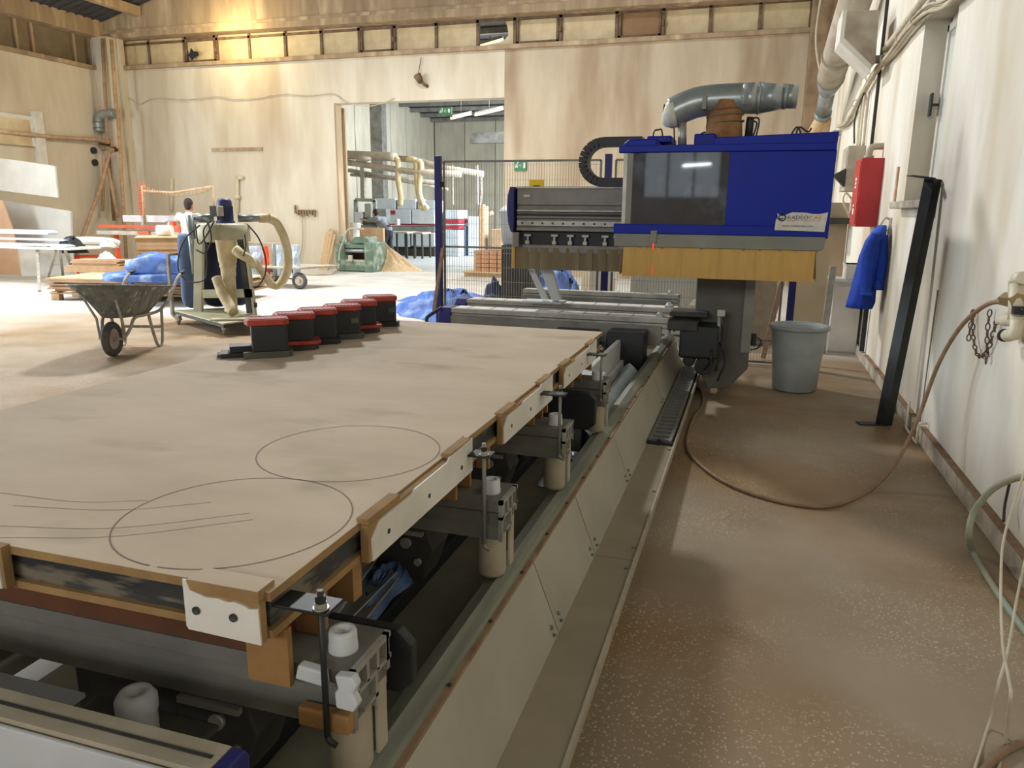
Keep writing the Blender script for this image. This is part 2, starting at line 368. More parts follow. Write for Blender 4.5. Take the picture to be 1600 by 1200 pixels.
# back wall with the big doorway and the clerestory strip
DX0, DX1, DZ = -10.38, -5.84, 4.16
WZ0, WZ1 = 5.28, 5.98
S(MB().box(XL, DX0, YB, YB+.35, 0, WZ0).box(DX0, DX1, YB, YB+.35, DZ, WZ0), 'wall_back', M_wall)
S(MB().box(DX1, XR+.3, YB, YB+.35, 0, WZ0), 'wall_back', M_wallb)
beam = [(XL, WZ1), (XR+.3, WZ1-.12), (XR+.3, 6.3), (-8, 8.7), (XL, 6.55)]
S(MB().prism(beam, YB-.32, YB+.35, 'y'), 'wall_back_gable', M_conc, bev=.01)
S(MB().box(XL, XR, YB-.34, YB-.30, 6.08, 6.16), 'trim_1', M_conc)
S(MB().box(XL, XR, YB-.10, YB+.01, WZ0-.07, WZ0+.03), 'trim_2', M_conc, bev=.01)
# door reveal edging, worn paint
S(MB().box(DX0-.0, DX0+.05, YB-.02, YB+.33, 0, DZ).box(DX0+.05, DX0+.11, YB+.30, YB+.37, 0, DZ-.08), 'trim_3', M_conc)
# left wall, lower beam and windows
S(MB().box(XL-.3, XL, YR, YB+.35, 0, 5.22), 'wall_left', M_wall)
S(MB().box(XL-.3, XL+.28, YR, YB-.32, 5.98, 6.62), 'trim_4', M_conc, bev=.01)
S(MB().box(XL-.3, XL+.10, YR, YB-.02, 5.16, 5.26), 'trim_5', M_conc, bev=.01)
# right wall around its window, plinth
WY0, WY1, RZ0, RZ1 = 6.35, 7.55, 1.66, 3.14
S(MB().box(XR, XR+.35, YR, WY0, 0, 7).box(XR, XR+.35, WY1, YB, 0, 7).box(XR, XR+.35, WY0, WY1, 0, RZ0).box(XR, XR+.35, WY0, WY1, RZ1, 7), 'wall_right', M_wallr)
S(MB().box(XR-.035, XR, YR, 5.66, 0, .11).box(XR-.035, XR, 5.95, YB, 0, .11), 'baseboard_right', M_plinth, bev=.006)
S(MB().box(XR-.038, XR, YR, 5.66, .11, .122).box(XR-.038, XR, 5.95, 8.5, .11, .122), 'trim_6', M_rust)
S(MB().box(XL-.3, XR+.35, YR-.3, YR, 0, 9), 'wall_rear', M_wall)
# ceiling: two pitched sheets with purlins
def roofz(x): return 6.3 + (8.75-6.3)*(1-abs(x+8)/9.5)
mb = MB()
for x0, x1 in ((XL-.5, -8), (-8, XR+.5)):
    za, zb = roofz(x0), roofz(x1)
    mb.prism([(x0, za), (x1, zb), (x1, zb+.06), (x0, za+.06)], YR-.3, YB-.3, 'y')
S(mb, 'ceiling', M_roof)
mb = MB()
for i in range(62):
    y = 2 + i*.26
    for x0, x1 in ((XL, -8), (-8, XR)): mb.bar((x0, y, roofz(x0)-.015), (x1, y, roofz(x1)-.015), .05, .03)
tag(S(mb, 'ceiling_corrugation', M_roof), kind='structure')
for i, (x, yy) in enumerate(((-15.9, 0), (-13.2, 0), (-10.6, 0))):
    S(MB().box(x-.09, x+.09, YR, YB-.34, roofz(x)-.26, roofz(x)-.03), 'trim_%d' % (7+i), M_conc)
# columns in the corners
S(MB().box(XL, XL+.52, YB-.50, YB, 0, 6.0).box(XL+.52, XL+.62, YB-.2, YB, 0, 6.0), 'trim_10', M_wall, bev=.015)
S(MB().box(.82, XR, YB-.75, YB, 0, 6.4), 'trim_11', M_col, bev=.015)
S(MB().box(DX1+3.9, DX1+4.0, YB-.36, YB-.31, 6.1, 6.6), 'trim_12', M_dark)
# clerestory strip: every pane and mullion its own piece
win = thing('window_1', (-8, YB+.1, WZ0), None, None); win['kind'] = 'structure'
edges = [-17.0, -16.02, -14.86, -13.82, -12.83, -11.76, -10.71, -9.65, -8.68, -7.59, -6.53, -5.62, -4.52, -3.24, -2.21, -1.21, -.19, .82]
for i, x in enumerate(edges):
    B(MB().box(x-.035, x+.035, YB+.05, YB+.14, WZ0+.03, WZ1), 'mullion', M_frame, win)
for i in range(len(edges)-1):
    a, b = edges[i]+.03, edges[i+1]-.03
    if i == 10: continue
    if i == 9:      # broken pane: only a jagged remnant on its right side
        pass
    mb = MB()
    z1 = WZ1-.02
    if i == 10: continue
    mb.box(a, b, YB+.085, YB+.10, WZ0+.04, z1)
    B(mb, 'pane', M_pane2 if i == 13 else M_pane, win)
    if i in (2, 7, 11, 13):
        o = B(MB().box(a+.02, b-.02, YB+.04, YB+.08, z1-.05, z1).box(a+.02, b-.02, YB+.04, YB+.08, WZ0+.05, WZ0+.10).box(a+.02, a+.07, YB+.04, YB+.08, WZ0+.05, z1).box(b-.07, b-.02, YB+.04, YB+.08, WZ0+.05, z1), 'sash', M_frame, win)
        B(MB().box(b+.0, b+.05, YB+.0, YB+.05, WZ0+.25, WZ0+.36), 'handle', M_frame, win)
a, b = edges[10]+.03, edges[11]-.03
B(MB().prism([(b, WZ0+.04), (b, WZ1-.03), (b-.24, WZ1-.03), (b-.15, WZ0+.42), (b-.13, WZ0+.26), (b-.22, WZ0+.17), (b-.36, WZ0+.12), (a, WZ0+.05), (a, WZ0+.04)], YB+.085, YB+.10), 'broken_pane', M_pane, win)
B(MB().box(edges[0], edges[-1], YB+.05, YB+.14, WZ0+.02, WZ0+.06).box(edges[0], edges[-1], YB+.05, YB+.14, WZ1-.14, WZ1-.08), 'rail', M_frame, win)
# left wall windows
win = thing('window_2', (XL, 15, 5.26), None, None); win['kind'] = 'structure'
ys = [11.9, 13.0, 14.1, 15.3, 15.75, 17.0, 17.5]
for y in ys: B(MB().box(XL-.16, XL-.06, y-.035, y+.035, 5.26, 5.98), 'mullion', M_conc, win)
for i in range(len(ys)-1): B(MB().box(XL-.14, XL-.12, ys[i]+.03, ys[i+1]-.03, 5.26, 5.98), 'pane', mat('dim_pane%d' % i, s(132, 118, 94), s(112, 98, 76), 2, .5), win)
# small door-height frame behind the leaning sheets
win = thing('window_3', (XL, 14.8, 2.6), None, None); win['kind'] = 'structure'
B(MB().box(XL, XL+.06, 14.3, 15.35, 3.0, 3.72).box(XL, XL+.10, 15.35, 15.62, 2.2, 3.85), 'frame', M_white, win)
B(MB().box(XL+.06, XL+.075, 14.3, 15.25, 3.0, 3.62), 'pane', M_pane, win)
# right wall window
win = thing('window_4', (XR+.2, 6.9, RZ0), None, None); win['kind'] = 'structure'
fx0, fx1 = XR+.19, XR+.25
B(MB().box(fx0, fx1, WY0, WY1, RZ0, RZ0+.06).box(fx0, fx1, WY0, WY1, RZ1-.06, RZ1).box(fx0, fx1, WY0, WY0+.06, RZ0, RZ1).box(fx0, fx1, WY1-.06, WY1, RZ0, RZ1), 'frame', M_white, win, bev=.004)
B(MB().box(fx0-.03, fx0, WY0+.07, WY0+.12, RZ0+.07, RZ1-.07).box(fx0-.03, fx0, WY1-.13, WY1-.07, RZ0+.07, RZ1-.07).box(fx0-.03, fx0, WY0+.07, WY1-.07, RZ0+.07, RZ0+.13).box(fx0-.03, fx0, WY0+.07, WY1-.07, RZ1-.13, RZ1-.07), 'sash', M_white, win, bev=.004)
B(MB().box(fx0-.012, fx0-.006, WY0+.12, WY1-.13, RZ0+.13, RZ1-.13), 'pane', mat('milky_glass', s(214, 214, 204), s(196, 196, 186), 2, .3), win)
B(MB().box(fx0-.09, fx0-.03, WY1-.11, WY1-.09, RZ0+.78, RZ0+.80).box(fx0-.10, fx0-.085, WY1-.14, WY1-.06, RZ0+.70, RZ0+.88), 'handle', M_steeld, win)
B(MB().box(XR-.10, fx0, WY0-.05, WY1+.08, RZ0-.06, RZ0), 'sill', M_plinth, win, bev=.008)

# ---- the hall behind the doorway
HX, HY = -14.0, 33.0
hw = S(MB().box(HX-.2, HX-.05, YB+.35, HY, 0, 7), 'wall_hall_left', M_hallw)
y = YB+.4; i = 0
while y < HY-.2:
    B(MB().box(HX-.05, HX+.02, y+.015, min(y+1.42, HY), 0, 7), 'panel', M_hallw, hw, bev=.01); y += 1.45; i += 1
hb = S(MB().box(HX-.2, -1.5, HY+.05, HY+.2, 0, 7), 'wall_hall_back', mat('hall_panel_warm', s(176, 164, 140), s(160, 148, 126), 2, .85, stretch=(1, 1, .3)))
x = HX
while x < -1.6:
    B(MB().box(x+.015, x+1.42, HY-.02, HY+.05, 0, 7), 'panel', M_hallw, hb, bev=.01); x += 1.45
S(MB().box(-1.6, -1.4, YB+.35, HY, 0, 7), 'wall_hall_right', M_hallw)
S(MB().prism([(YB+.35, 6.6), (HY+.2, 5.45), (HY+.2, 5.55), (YB+.35, 6.7)], HX-.2, -1.4, 'x'), 'ceiling_hall', M_roof)
mb = MB()
for i in range(14): zz = 6.58-.0771*(.5+i*1.05); mb.box(HX, -1.6, YB+.8+i*1.05, YB+.9+i*1.05, zz-.15, zz)
tag(S(mb, 'ceiling_hall_purlins', M_steel), kind='structure')
S(MB().box(HX, -1.6, 26.9, 27.15, 5.45, 5.92), 'trim_13', M_dark)
S(MB().box(HX+.0, HX+.5, 26.8, 27.2, 0, 6.5).box(HX, HX+.45, 22.3, 22.65, 0, 6.5), 'trim_14', M_steel)
S(MB().box(HX+3.4, -1.6, 28.4, 28.7, 4.05, 4.45), 'trim_15', M_steel)
def strip(a, b, label):
    a = Vector(a); b = Vector(b)
    t = thing('strip_lamp', (a+b)/2, label, 'lamp', 'warm roof lamps in the far hall')
    B(MB().bar(a+V(0, 0, .06), b+V(0, 0, .06), .16, .06), 'housing', M_steel, t)
    B(MB().bar(a, b, .10, .06), 'tube', M_warm_l, t)
    if a.z < 6: B(MB().cyl((a+b)/2+V(0, 0, .08), V((a.x+b.x)/2, (a.y+b.y)/2, 6.1), .012, n=6), 'hanging_rod', M_steel, t)
strip(P(705, 185, y=24), P(735, 178, y=24.6), 'short glowing orange roof lamp in the far hall, left of the pair')
strip(P(742, 180, y=24), P(786, 170, y=24.4), 'longer glowing orange roof lamp in the far hall, right of the pair')
strip(P(746, 74, y=20.5), P(786, 62, y=20.5), 'glowing orange roof lamp seen through the broken clerestory pane')

# ================================================================== CNC ROUTER
R = thing('cnc_router', (-1.2, 4.0, 0), 'large blue and grey CNC router with a long bed beside the aisle', 'machine')
# bed
B(MB().box(-2.25, -.66, .25, 7.9, .03, .24), 'bed_base', M_bed, R, bev=.01)
B(MB().prism([(-.745, .24), (-.745, .37), (-.73, .40), (-.69, .415), (-.655, .40), (-.648, .385), (-.648, .24)], .25, 7.35, 'y'), 'guide_rail', M_rail, R)
B(MB().prism([(-2.25, .24), (-2.25, .40), (-2.12, .40), (-2.12, .24)], .25, 7.9, 'y'), 'guide_rail', M_rail, R, bev=.008)
B(MB().box(-.648, -.632, .25, 7.3, .30, .385), 'rail_strip', M_rust, R)
mb = MB()
for y in [0.6+.32*i for i in range(21)]: mb.cyl((-.640, y, .384), (-.640, y, .390), .006, n=8)
B(mb, 'rail_screws', M_dark, R)['kind'] = 'stuff'
# longitudinal carriers under the consoles
for x0, x1, z1, m in ((-1.30, -1.20, .36, M_panel), (-1.18, -1.12, .34, M_dark), (-1.06, -1.02, .30, M_black), (-1.75, -1.66, .36, M_panel)):
    B(MB().box(x0, x1, .3, 7.8, .24, z1), 'carrier_rail', m, R, bev=.006)
B(MB().cyl((-1.10, .4, .40), (-1.10, 4.6, .40), .016, n=12), 'shaft', M_alu, R)
# sloping side panels, tray covers, lip
ys = [.25, 2.31, 2.96, 3.90, 5.6, 7.25]
for a, b in zip(ys, ys[1:]):
    p = B(MB().prism([(-.632, .372), (-.537, .122), (-.545, .118), (-.645, .368)], a+.004, b-.004, 'y'), 'side_panel', M_panel, R)
    mb = MB()
    for yy in (a+.05, b-.05):
        mb.cyl((-.557, yy, .165), (-.547, yy, .169), .008, n=8); mb.cyl((-.543, yy, .140), (-.535, yy, .144), .006, n=8)
    B(mb, 'bolt', M_alud, p)
for a, b in ((.25, 2.95), (2.955, 4.62)):
    p = B(MB().box(-.545, -.372, a, b, .112, .122), 'tray_cover', M_panelf, R, bev=.002)
    mb = MB()
    for yy in (a+.12, (a+b)/2, b-.08): mb.cyl((-.39, yy, .122), (-.39, yy, .127), .009, n=8)
    B(mb, 'bolt', M_alud, p)
B(MB().box(-.374, -.362, .25, 7.25, .085, .130), 'tray_lip', M_lip, R, bev=.002)
B(MB().box(-.62, -.39, .25, 7.25, .0, .085), 'tray_support', M_dark, R)
B(MB().box(-.545, -.372, 4.62, 7.25, .085, .092), 'tray_floor', M_black, R)
mb0 = None
lm = None
for i in range(26):
    y = 4.68 + i*.096
    if lm is None:
        l = B(MB().box(-.53, -.388, y, y+.036, .118, .142).box(-.53, -.512, y-.03, y+.062, .094, .146).box(-.406, -.388, y-.03, y+.062, .094, .146), 'chain_link', M_steel, R); lm = l
    else:
        l = lm.copy(); COL.objects.link(l); l.location = lm.location + V(0, i*.096, 0)
B(MB().box(-.54, -.375, 4.62, 4.645, .1, .14).cyl((-.46, 4.61, .14), (-.46, 4.64, .14), .02, n=10), 'chain_end_bracket', M_steeld, R, bev=.003)
# consoles: extruded beam, profiled end, cups, foot, carriage
def cup(x, y, z, con, r=.028, h=.043):
    B(MB().lathe([(r*1.05, 0), (r*1.05, h*.25), (r, h*.3), (r, h*.85), (r*.92, h), (r*.5, h), (r*.45, h*.8), (0.001, h*.8)], (x, y, z), 24), 'suction_cup', M_lightgrey, con)
def endprof(x, y0, y1, z0, z1, con):
    mb = MB(); w_ = y1-y0
    for k in range(4):
        yy = y0+w_*(.08+.26*k); mb.box(x, x+.012, yy, yy+w_*.07, z1-.055, z1-.012)
    mb.box(x, x+.012, y0, y1, z1-.012, z1); mb.box(x, x+.012, y0, y1, z1-.060, z1-.050)
    mb.box(x, x+.012, y0, y0+.014, z0, z1); mb.box(x, x+.012, y0+w_*.55, y0+w_*.62, z0, z1-.06); mb.box(x, x+.012, y1-.02, y1-.008, z0+.05, z1)
    mb.box(x, x+.012, y0+w_*.25, y0+w_*.62, z0+.02, z0+.028)
    B(mb, 'end_profile', M_alu, con)
def console(y0, y1, z, xe=-.665, xl=-2.22, cups=(-.70,), black=False, foot=True, thin=False, m=M_alud):
    con = B(MB().prism([(y0, z), (y1, z), (y1, z-.035), (y1-.012, z-.045), (y1-.012, z-.075), (y1, z-.085), (y1, z-.125), (y0, z-.125), (y0, z-.085), (y0+.012, z-.075), (y0+.012, z-.045), (y0, z-.035)], xl, xe, 'x'), 'console', m, R)
    if not thin: endprof(xe, y0, y1, z-.13, z, con)
    for cx in cups: cup(cx-.012, (y0+y1)/2-.01, z, con)
    if foot:
        B(MB().lathe([(.001, 0), (.042, 0), (.045, .01), (.045, .16)], (xe-.05, (y0+y1)/2+.01, z-.28), 24), 'support_foot', M_lip, con)
        B(MB().box(xe-.005, xe+.004, y1-.05, y1-.01, z-.26, z-.10), 'end_bracket', M_lip, con, bev=.002)
        B(MB().prism([(xe-.42, z-.125), (xe-.24, z-.125), (xe-.22, z-.20), (xe-.26, z-.31), (xe-.34, z-.33), (xe-.42, z-.25)], y0+.01, y1-.02, 'y'), 'carriage', M_dark, con, bev=.006)
        B(MB().cyl((xe-.31, y0+.012, z-.18), (xe-.31, y0-.002, z-.18), .018, n=12), 'clamp_screw', M_alu, con)
        B(MB().cyl((xe-.27, y0+.012, z-.24), (xe-.27, y0-.002, z-.24), .012, n=12), 'clamp_screw', M_alu, con)
        B(MB().box(xe-.40, xe-.25, y0-.004, y0+.012, z-.15, z-.135), 'clamp_plate', M_alu, con)
        B(MB().box(-1.36, -1.0, y0+.02, y1-.02, .36, z-.125), 'carriage', M_dark, con, bev=.006)
        B(MB().box(-2.2, -1.9, y0+.02, y1-.02, .38, z-.125), 'carriage', M_dark, con, bev=.006)
    if black:
        B(MB().prism([(xe-.20, z-.16), (xe-.20, z-.01), (xe+.02, z-.01), (xe+.05, z-.04), (xe+.05, z-.13), (xe+.02, z-.16)], y1+.02, y1+.045, 'y'), 'stop_plate', M_black, con, bev=.004)
    return con
console(1.115, 1.275, .70, black=True)
console(2.02, 2.18, .70)
console(2.83, 2.99, .70)
console(3.72, 3.88, .70, black=False)
B(MB().prism([(-.95, .50), (-.95, .69), (-.70, .69), (-.665, .66), (-.665, .53), (-.70, .50)], 3.52, 3.56, 'y'), 'stop_plate', M_black, R, bev=.006)
# nearest console, white front with blue cap
con = console(.815, .875, .705, xe=-.738, foot=False, thin=True, cups=(), m=M_lip)
B(MB().box(-2.22, -.738, .803, .812, .50, .697), 'front_cover', M_lightgrey, con, bev=.003)
B(MB().prism([(.80, .47), (.80, .68), (.815, .705), (.875, .705), (.885, .69), (.885, .47)], -.738, -.712, 'x'), 'end_cap', M_navy, con, bev=.004)
B(MB().box(-2.2, -.75, .840, .847, .703, .7065), 'slot', M_dark, con)
B(MB().box(-1.26, -.95, .97, 1.10, .52, .535), 'cup_plate', M_olive, R, bev=.01)
c_ = B(MB().lathe([(.036, 0), (.036, .055), (.039, .06), (.039, .085), (.03, .10), (.016, .10), (.014, .07), (.001, .07)], (-1.075, 1.02, .535), 24), 'suction_cup', M_lightgrey, R)
B(MB().box(-1.62, -1.32, 1.0, 1.12, .50, .51), 'cover_plate', M_lightgrey, R)
# far consoles (white-topped, aluminium)
def farcon(yf, yb, z, xr, xl, navy=False):
    con = console(yf, yb, z, xe=xr, xl=xl, cups=(), foot=False, m=M_alu)
    B(MB().box(xl+.02, xr, yf+.015, yb-.015, z, z+.006), 'top_strip', M_whitecab, con)
    mb = MB()
    for k in range(9): xx = xl+.15+k*(xr-xl-.25)/8; mb.box(xx, xx+.006, yf+.015, yb-.015, z+.006, z+.008)
    B(mb, 'joint_marks', M_alud, con)
    B(MB().box(xl, xr-.05, yf-.02, yf, z-.22, z-.06).box(xl+1.0, xr-.3, yf+.02, yb-.02, z-.30, z-.12), 'lower_cover', M_alud, con, bev=.004)
    q = B(MB().cyl((xr-.08, (yf+yb)/2, z), (xr-.08, (yf+yb)/2, z+.045), .022, n=12).box(xr-.11, xr-.05, yf+.03, yb-.03, z, z+.025), 'stop_pin', M_lightgrey, con, bev=.003)
    if navy: B(MB().prism([(yf-.02, z-.22), (yf-.02, z-.05), (yf+.03, z+.005), (yb, z+.005), (yb, z-.2)], xl-.12, xl, 'x'), 'end_cap', M_navy, con, bev=.008)
    return con
farcon(6.22, 6.42, .70, -.60, -2.50, True)
farcon(6.92, 7.12, .70, -.60, -2.62, True)
farcon(7.70, 7.82, .74, -.66, -2.28)
B(MB().tube(sline([(-2.60, 6.25, .70), (-2.72, 6.22, .62), (-2.735, 6.21, .58), (-2.70, 6.2, .55), (-2.5, 6.2, .55)], 5), .016, 8), 'grab_handle', M_black, R)
# stuff inside the bed at the far end: grey boxes, pale bellows cover, film
B(MB().box(-.93, -.80, 4.15, 4.55, .24, .58), 'valve_box', M_lightgrey, R, bev=.006)
B(MB().box(-.93, -.82, 3.95, 4.10, .24, .50), 'valve_box', M_alud, R, bev=.006)
B(MB().box(-.965, -.93, 4.5, 6.1, .24, .56).box(-.93, -.90, 4.5, 6.1, .24, .40), 'inner_beam', M_lightgrey, R, bev=.006)
B(MB().box(-1.05, -.75, 5.9, 6.15, .24, .62).box(-1.5, -1.15, 5.7, 6.15, .24, .60), 'valve_box', M_black, R, bev=.01)
def crest(u, v):
    x = -.90+u*.15; y = 3.95+v*1.75; return (x, y, .30+.09*(1-abs(2*u-1))**.6 + (.03 if v > .97 or .36 < v < .40 else 0))
B(MB().grid(crest, 14, 30), 'bellows_cover', M_cover, R)
# end guard at the rail's far end
B(MB().bar(P(1053, 513, x=-.555), P(1088, 468, x=-.50), .055, .008).bar(P(1053, 516, x=-.555), P(1078, 482, x=-.52), .012, .03), 'end_guard', M_lip, R)
B(MB().box(-.60, -.30, 6.28, 6.62, .72, .75).box(-.58, -.32, 6.3, 6.6, .60, .64), 'end_stop', M_dark, R, bev=.004)
# gantry column
poly = [(-.41, 1.15), (.045, 1.15), (.05, .28), (-.10, .10), (-.27, .085), (-.33, .20), (-.37, .45), (-.41, .62)]
B(MB().prism(poly, 6.50, 7.25, 'y'), 'column', M_colm, R, bev=.01)
B(MB().prism([(-.02, 1.15), (.055, 1.15), (.055, .42), (-.02, .42)], 6.47, 6.50, 'y'), 'column_cover', M_alud, R)
B(MB().box(-.50, -.19, 6.18, 6.5, .40, .66), 'motor_box', M_black, R, bev=.015)
B(MB().box(-.60, -.36, 6.15, 6.5, .62, .70), 'motor_bracket', M_dark, R, bev=.01)
B(MB().cyl((-.30, 6.2, .33), (-.30, 6.45, .33), .07, n=20).cyl((-.42, 6.25, .36), (-.42, 6.45, .36), .05, n=16), 'cable_drum', M_black, R)
for k, (a, b, c) in enumerate((((-.17, 6.3, .78), (-.16, 6.22, .52), (-.20, 6.2, .30)), ((-.20, 6.3, .55), (-.13, 6.2, .40), (-.18, 6.2, .22)), ((-.26, 6.3, .60), (-.24, 6.15, .42), (-.30, 6.22, .28)))):
    B(MB().tube(sline([a, b, c], 6), .009, 6), 'cable', M_black, R)
B(MB().tube([(-.20, 6.28, .76), (-.20, 6.28, .50)], .014, 8).box(-.22, -.16, 6.26, 6.30, .74, .79), 'pneumatic_hose', M_alu, R)
B(MB().box(.055, .10, 6.6, 6.66, .46, .56), 'switch_box', M_black, R, bev=.006)
B(MB().tube(sline([(.10, 6.63, .53), (.14, 6.63, .50), (.12, 6.63, .44), (.06, 6.63, .42)], 5), .006, 6), 'switch_cable', M_black, R)
# gantry beam
B(MB().box(-1.96, -.75, 6.42, 6.90, 1.38, 1.75), 'gantry_beam', M_alud, R, bev=.008)
for z0, z1, d, m in ((1.735, 1.752, .05, M_alu), (1.60, 1.735, .03, M_alud), (1.545, 1.560, .045, M_alu), (1.515, 1.528, .035, M_dark), (1.49, 1.505, .04, M_alud), (1.425, 1.47, .035, M_alu), (1.385, 1.41, .05, M_alud)):
    B(MB().box(-1.95, -.80, 6.42-d, 6.42, z0, z1), 'beam_rib', m, R, bev=.002)
mb = MB()
for k in range(12): mb.cyl((-1.9+k*.09, 6.37, 1.448), (-1.9+k*.09, 6.385, 1.448), .008, n=8)
B(mb, 'beam_bolts', M_dark, R)['kind'] = 'stuff'
B(MB().box(-1.89, -1.84, 6.385, 6.392, 1.665, 1.685), 'plate_label', M_label, R)
B(MB().prism([(-1.97, 1.75), (-1.97, 1.37), (-2.00, 1.37), (-2.025, 1.45), (-2.035, 1.56), (-2.03, 1.68), (-2.01, 1.75)], 6.36, 6.92, 'y'), 'end_cap', M_navy, R, bev=.008)
B(MB().box(-1.99, -1.93, 6.38, 6.85, 1.24, 1.37), 'end_bracket', M_alud, R, bev=.005)
B(MB().box(-1.93, -.9, 6.46, 6.8, 1.26, 1.38), 'clamp_recess', M_black, R)
for k, x in enumerate((-1.86, -1.62, -1.48, -1.35, -1.18, -1.08)):
    B(MB().cyl((x, 6.42, 1.34), (x, 6.42, 1.25), .012, n=8).box(x-.03, x+.03, 6.41, 6.45, 1.335, 1.355).box(x-.018, x+.018, 6.40, 6.44, 1.27, 1.30), 'tool_clamp', M_alu, R, bev=.002)
B(MB().box(-1.90, -.95, 6.40, 6.44, 1.20, 1.265), 'curtain_rail', M_alud, R, bev=.003)
for k in range(9):
    x = -1.97+k*.115
    B(MB().grid(lambda u, v, x=x: (x+u*.118, 6.40+.006*sin(u*5+x*9)-.012*v*(.3+.5*sin(x*7)), 1.24-v*.185), 4, 4), 'curtain_strip', M_curto, R)
B(MB().box(-1.995, -1.965, 6.385, 6.75, 1.06, 1.25), 'curtain_edge', M_curt, R, bev=.003)
B(MB().prism([(-1.83, 1.06), (-1.72, 1.06), (-1.62, .76), (-1.70, .74)], 6.7, 6.76, 'y').box(-1.98, -1.60, 6.65, 6.85, .725, .745), 'support_leg', M_lightgrey, R, bev=.004)
B(MB().prism([(-1.95, 1.06), (-1.90, 1.06), (-1.74, .76), (-1.80, .76)], 6.7, 6.73, 'y'), 'support_strut', M_lightgrey, R)
for x in (-1.88, -1.16, -1.12, -1.03, -.99): B(MB().cyl((x, 6.6, 1.05), (x+.03, 6.6, 1.05), .012, n=8), 'indicator_led', M_cyan, R)
# energy chain over the gantry
path = []
for k in range(7): path.append((-.90-.05*k, 2.105))
cx, cz, rr = -1.21, 1.945, .160
for k in range(1, 12): t = pi/2+pi*k/12; path.append((cx+rr*1.05*cos(t), cz+rr*sin(t)))
for k in range(7): path.append((-1.20+.04*k, 1.785))
prev = None
for (xa, za), (xb, zb) in zip(path, path[1:]):
    B(MB().bar((xa, 6.42, za), (xb, 6.42, zb), .14, .072, up=(0, 0, 1) if abs(xb-xa) > abs(zb-za) else (1, 0, 0)), 'chain_link', M_black, R)
# ---- hood
HF = 5.68
B(MB().box(-.93, .50, HF+.02, 6.45, 1.38, 2.00).prism([(-.94, 1.975), (-.94, 2.03), (-.90, 2.06), (-.70, 2.065), (-.70, 2.0), (-.2, 2.0), (.49, 2.0), (.49, 1.975)], HF+.02, 6.45, 'y'), 'hood_shell', M_blue, R, bev=.01)
B(MB().box(-.965, .495, HF-.02, HF+.03, 1.965, 2.015).prism([(-.965, 1.965), (.495, 1.965), (.50, 2.085), (-.30, 2.06), (-.30, 2.015), (-.965, 2.015)], HF-.012, HF+.02, 'y'), 'hood_visor', M_blue, R, bev=.005)
B(MB().box(-.80, -.62, 5.9, 6.3, 2.05, 2.10).box(-.45, -.30, 5.8, 6.2, 2.0, 2.10), 'hood_top_block', M_blue, R, bev=.01)
B(MB().prism([(-.19, 1.46), (-.19, 1.965), (.500, 1.965), (.488, 1.46)], HF-.005, HF+.02, 'y'), 'front_panel', M_blue, R, bev=.003)
B(MB().box(-.90, -.86, HF-.004, HF+.02, 1.46, 1.965), 'window_post', M_skirt, R, bev=.003)
B(MB().box(-.93, -.90, HF+.0, HF+.02, 1.46, 1.965), 'window_post', M_alu, R, bev=.003)
B(MB().box(-.86, -.19, HF+.004, HF+.016, 1.46, 1.965), 'view_window', M_glass, R)
B(MB().box(-.98, .488, HF-.03, HF+.03, 1.395, 1.465), 'hood_band', M_blue, R, bev=.005)
B(MB().prism([(-.975, 1.395), (.482, 1.395), (.475, 1.31), (.45, 1.30), (-.94, 1.30), (-.97, 1.31)], HF-.028, 6.40, 'y'), 'hood_skirt', M_skirt, R, bev=.005)
B(MB().box(-.94, .44, HF-.01, 6.3, 1.285, 1.302), 'curtain_rail', M_alud, R)
xs = [-.905, -.76, -.70, -.47, -.22, .03, .22, .42]
for k in range(7):
    a, b = xs[k], xs[k+1]
    B(MB().grid(lambda u, v, a=a, b=b: (a+(b-a+.006)*u, HF-.012-.012*v+.003*sin(u*9+a*20), 1.30-v*.215), 6, 3), 'curtain_strip', M_curt, R)
B(MB().grid(lambda u, v: (-.905-.022*v, HF-.012+u*.62-.006*v, 1.30-v*.205), 4, 3), 'curtain_strip', M_curt, R)
B(MB().grid(lambda u, v: (.428+.02*v, HF-.012+u*.6, 1.30-v*.21), 4, 3), 'curtain_strip', M_curt, R)
o = B(MB().box(-.705, -.660, HF-.05, HF-.028, 1.33, 1.42), 'laser_pointer', M_skirt, R, bev=.004)
B(MB().cyl((-.682, HF-.04, 1.33), (-.682, HF-.04, 1.285), .007, .004, n=10), 'laser_tip', M_laser, o)
B(MB().cyl((-.682, HF-.035, 1.17), (-.682, HF-.035, 1.095), .0016, n=6), 'laser_line', M_laser, o)
# sticker
st = B(MB().prism([(.145, 1.437), (.468, 1.430), (.480, 1.560), (.425, 1.548), (.385, 1.548), (.345, 1.556), (.250, 1.558), (.225, 1.548), (.185, 1.530), (.155, 1.552), (.160, 1.520), (.148, 1.508)], HF-.034, HF-.030, 'y'), 'sticker', M_label, R)
RX = (pi/2, 0, 0)
text('KADEO', .034, (.222, HF-.0345, 1.512), RX, M_txt, st, width=.13)
text('CAE', .034, (.357, HF-.0345, 1.512), RX, M_txto, st, width=.085)
text('MAKINA  SANAYI VE TIC.', .010, (.222, HF-.0345, 1.500), RX, M_txto, st, width=.22)
text('www.kadeocae.com', .022, (.190, HF-.0345, 1.460), RX, M_txt, st, width=.20)
B(MB().tube([(.188+.022*cos(t), HF-.036, 1.522+.022*sin(t)) for t in [2*pi*i/20 for i in range(20)]], .004, 6, closed=True).bar((.158, HF-.036, 1.512), (.196, HF-.036, 1.515), .002, .008), 'emblem', M_txt, st)
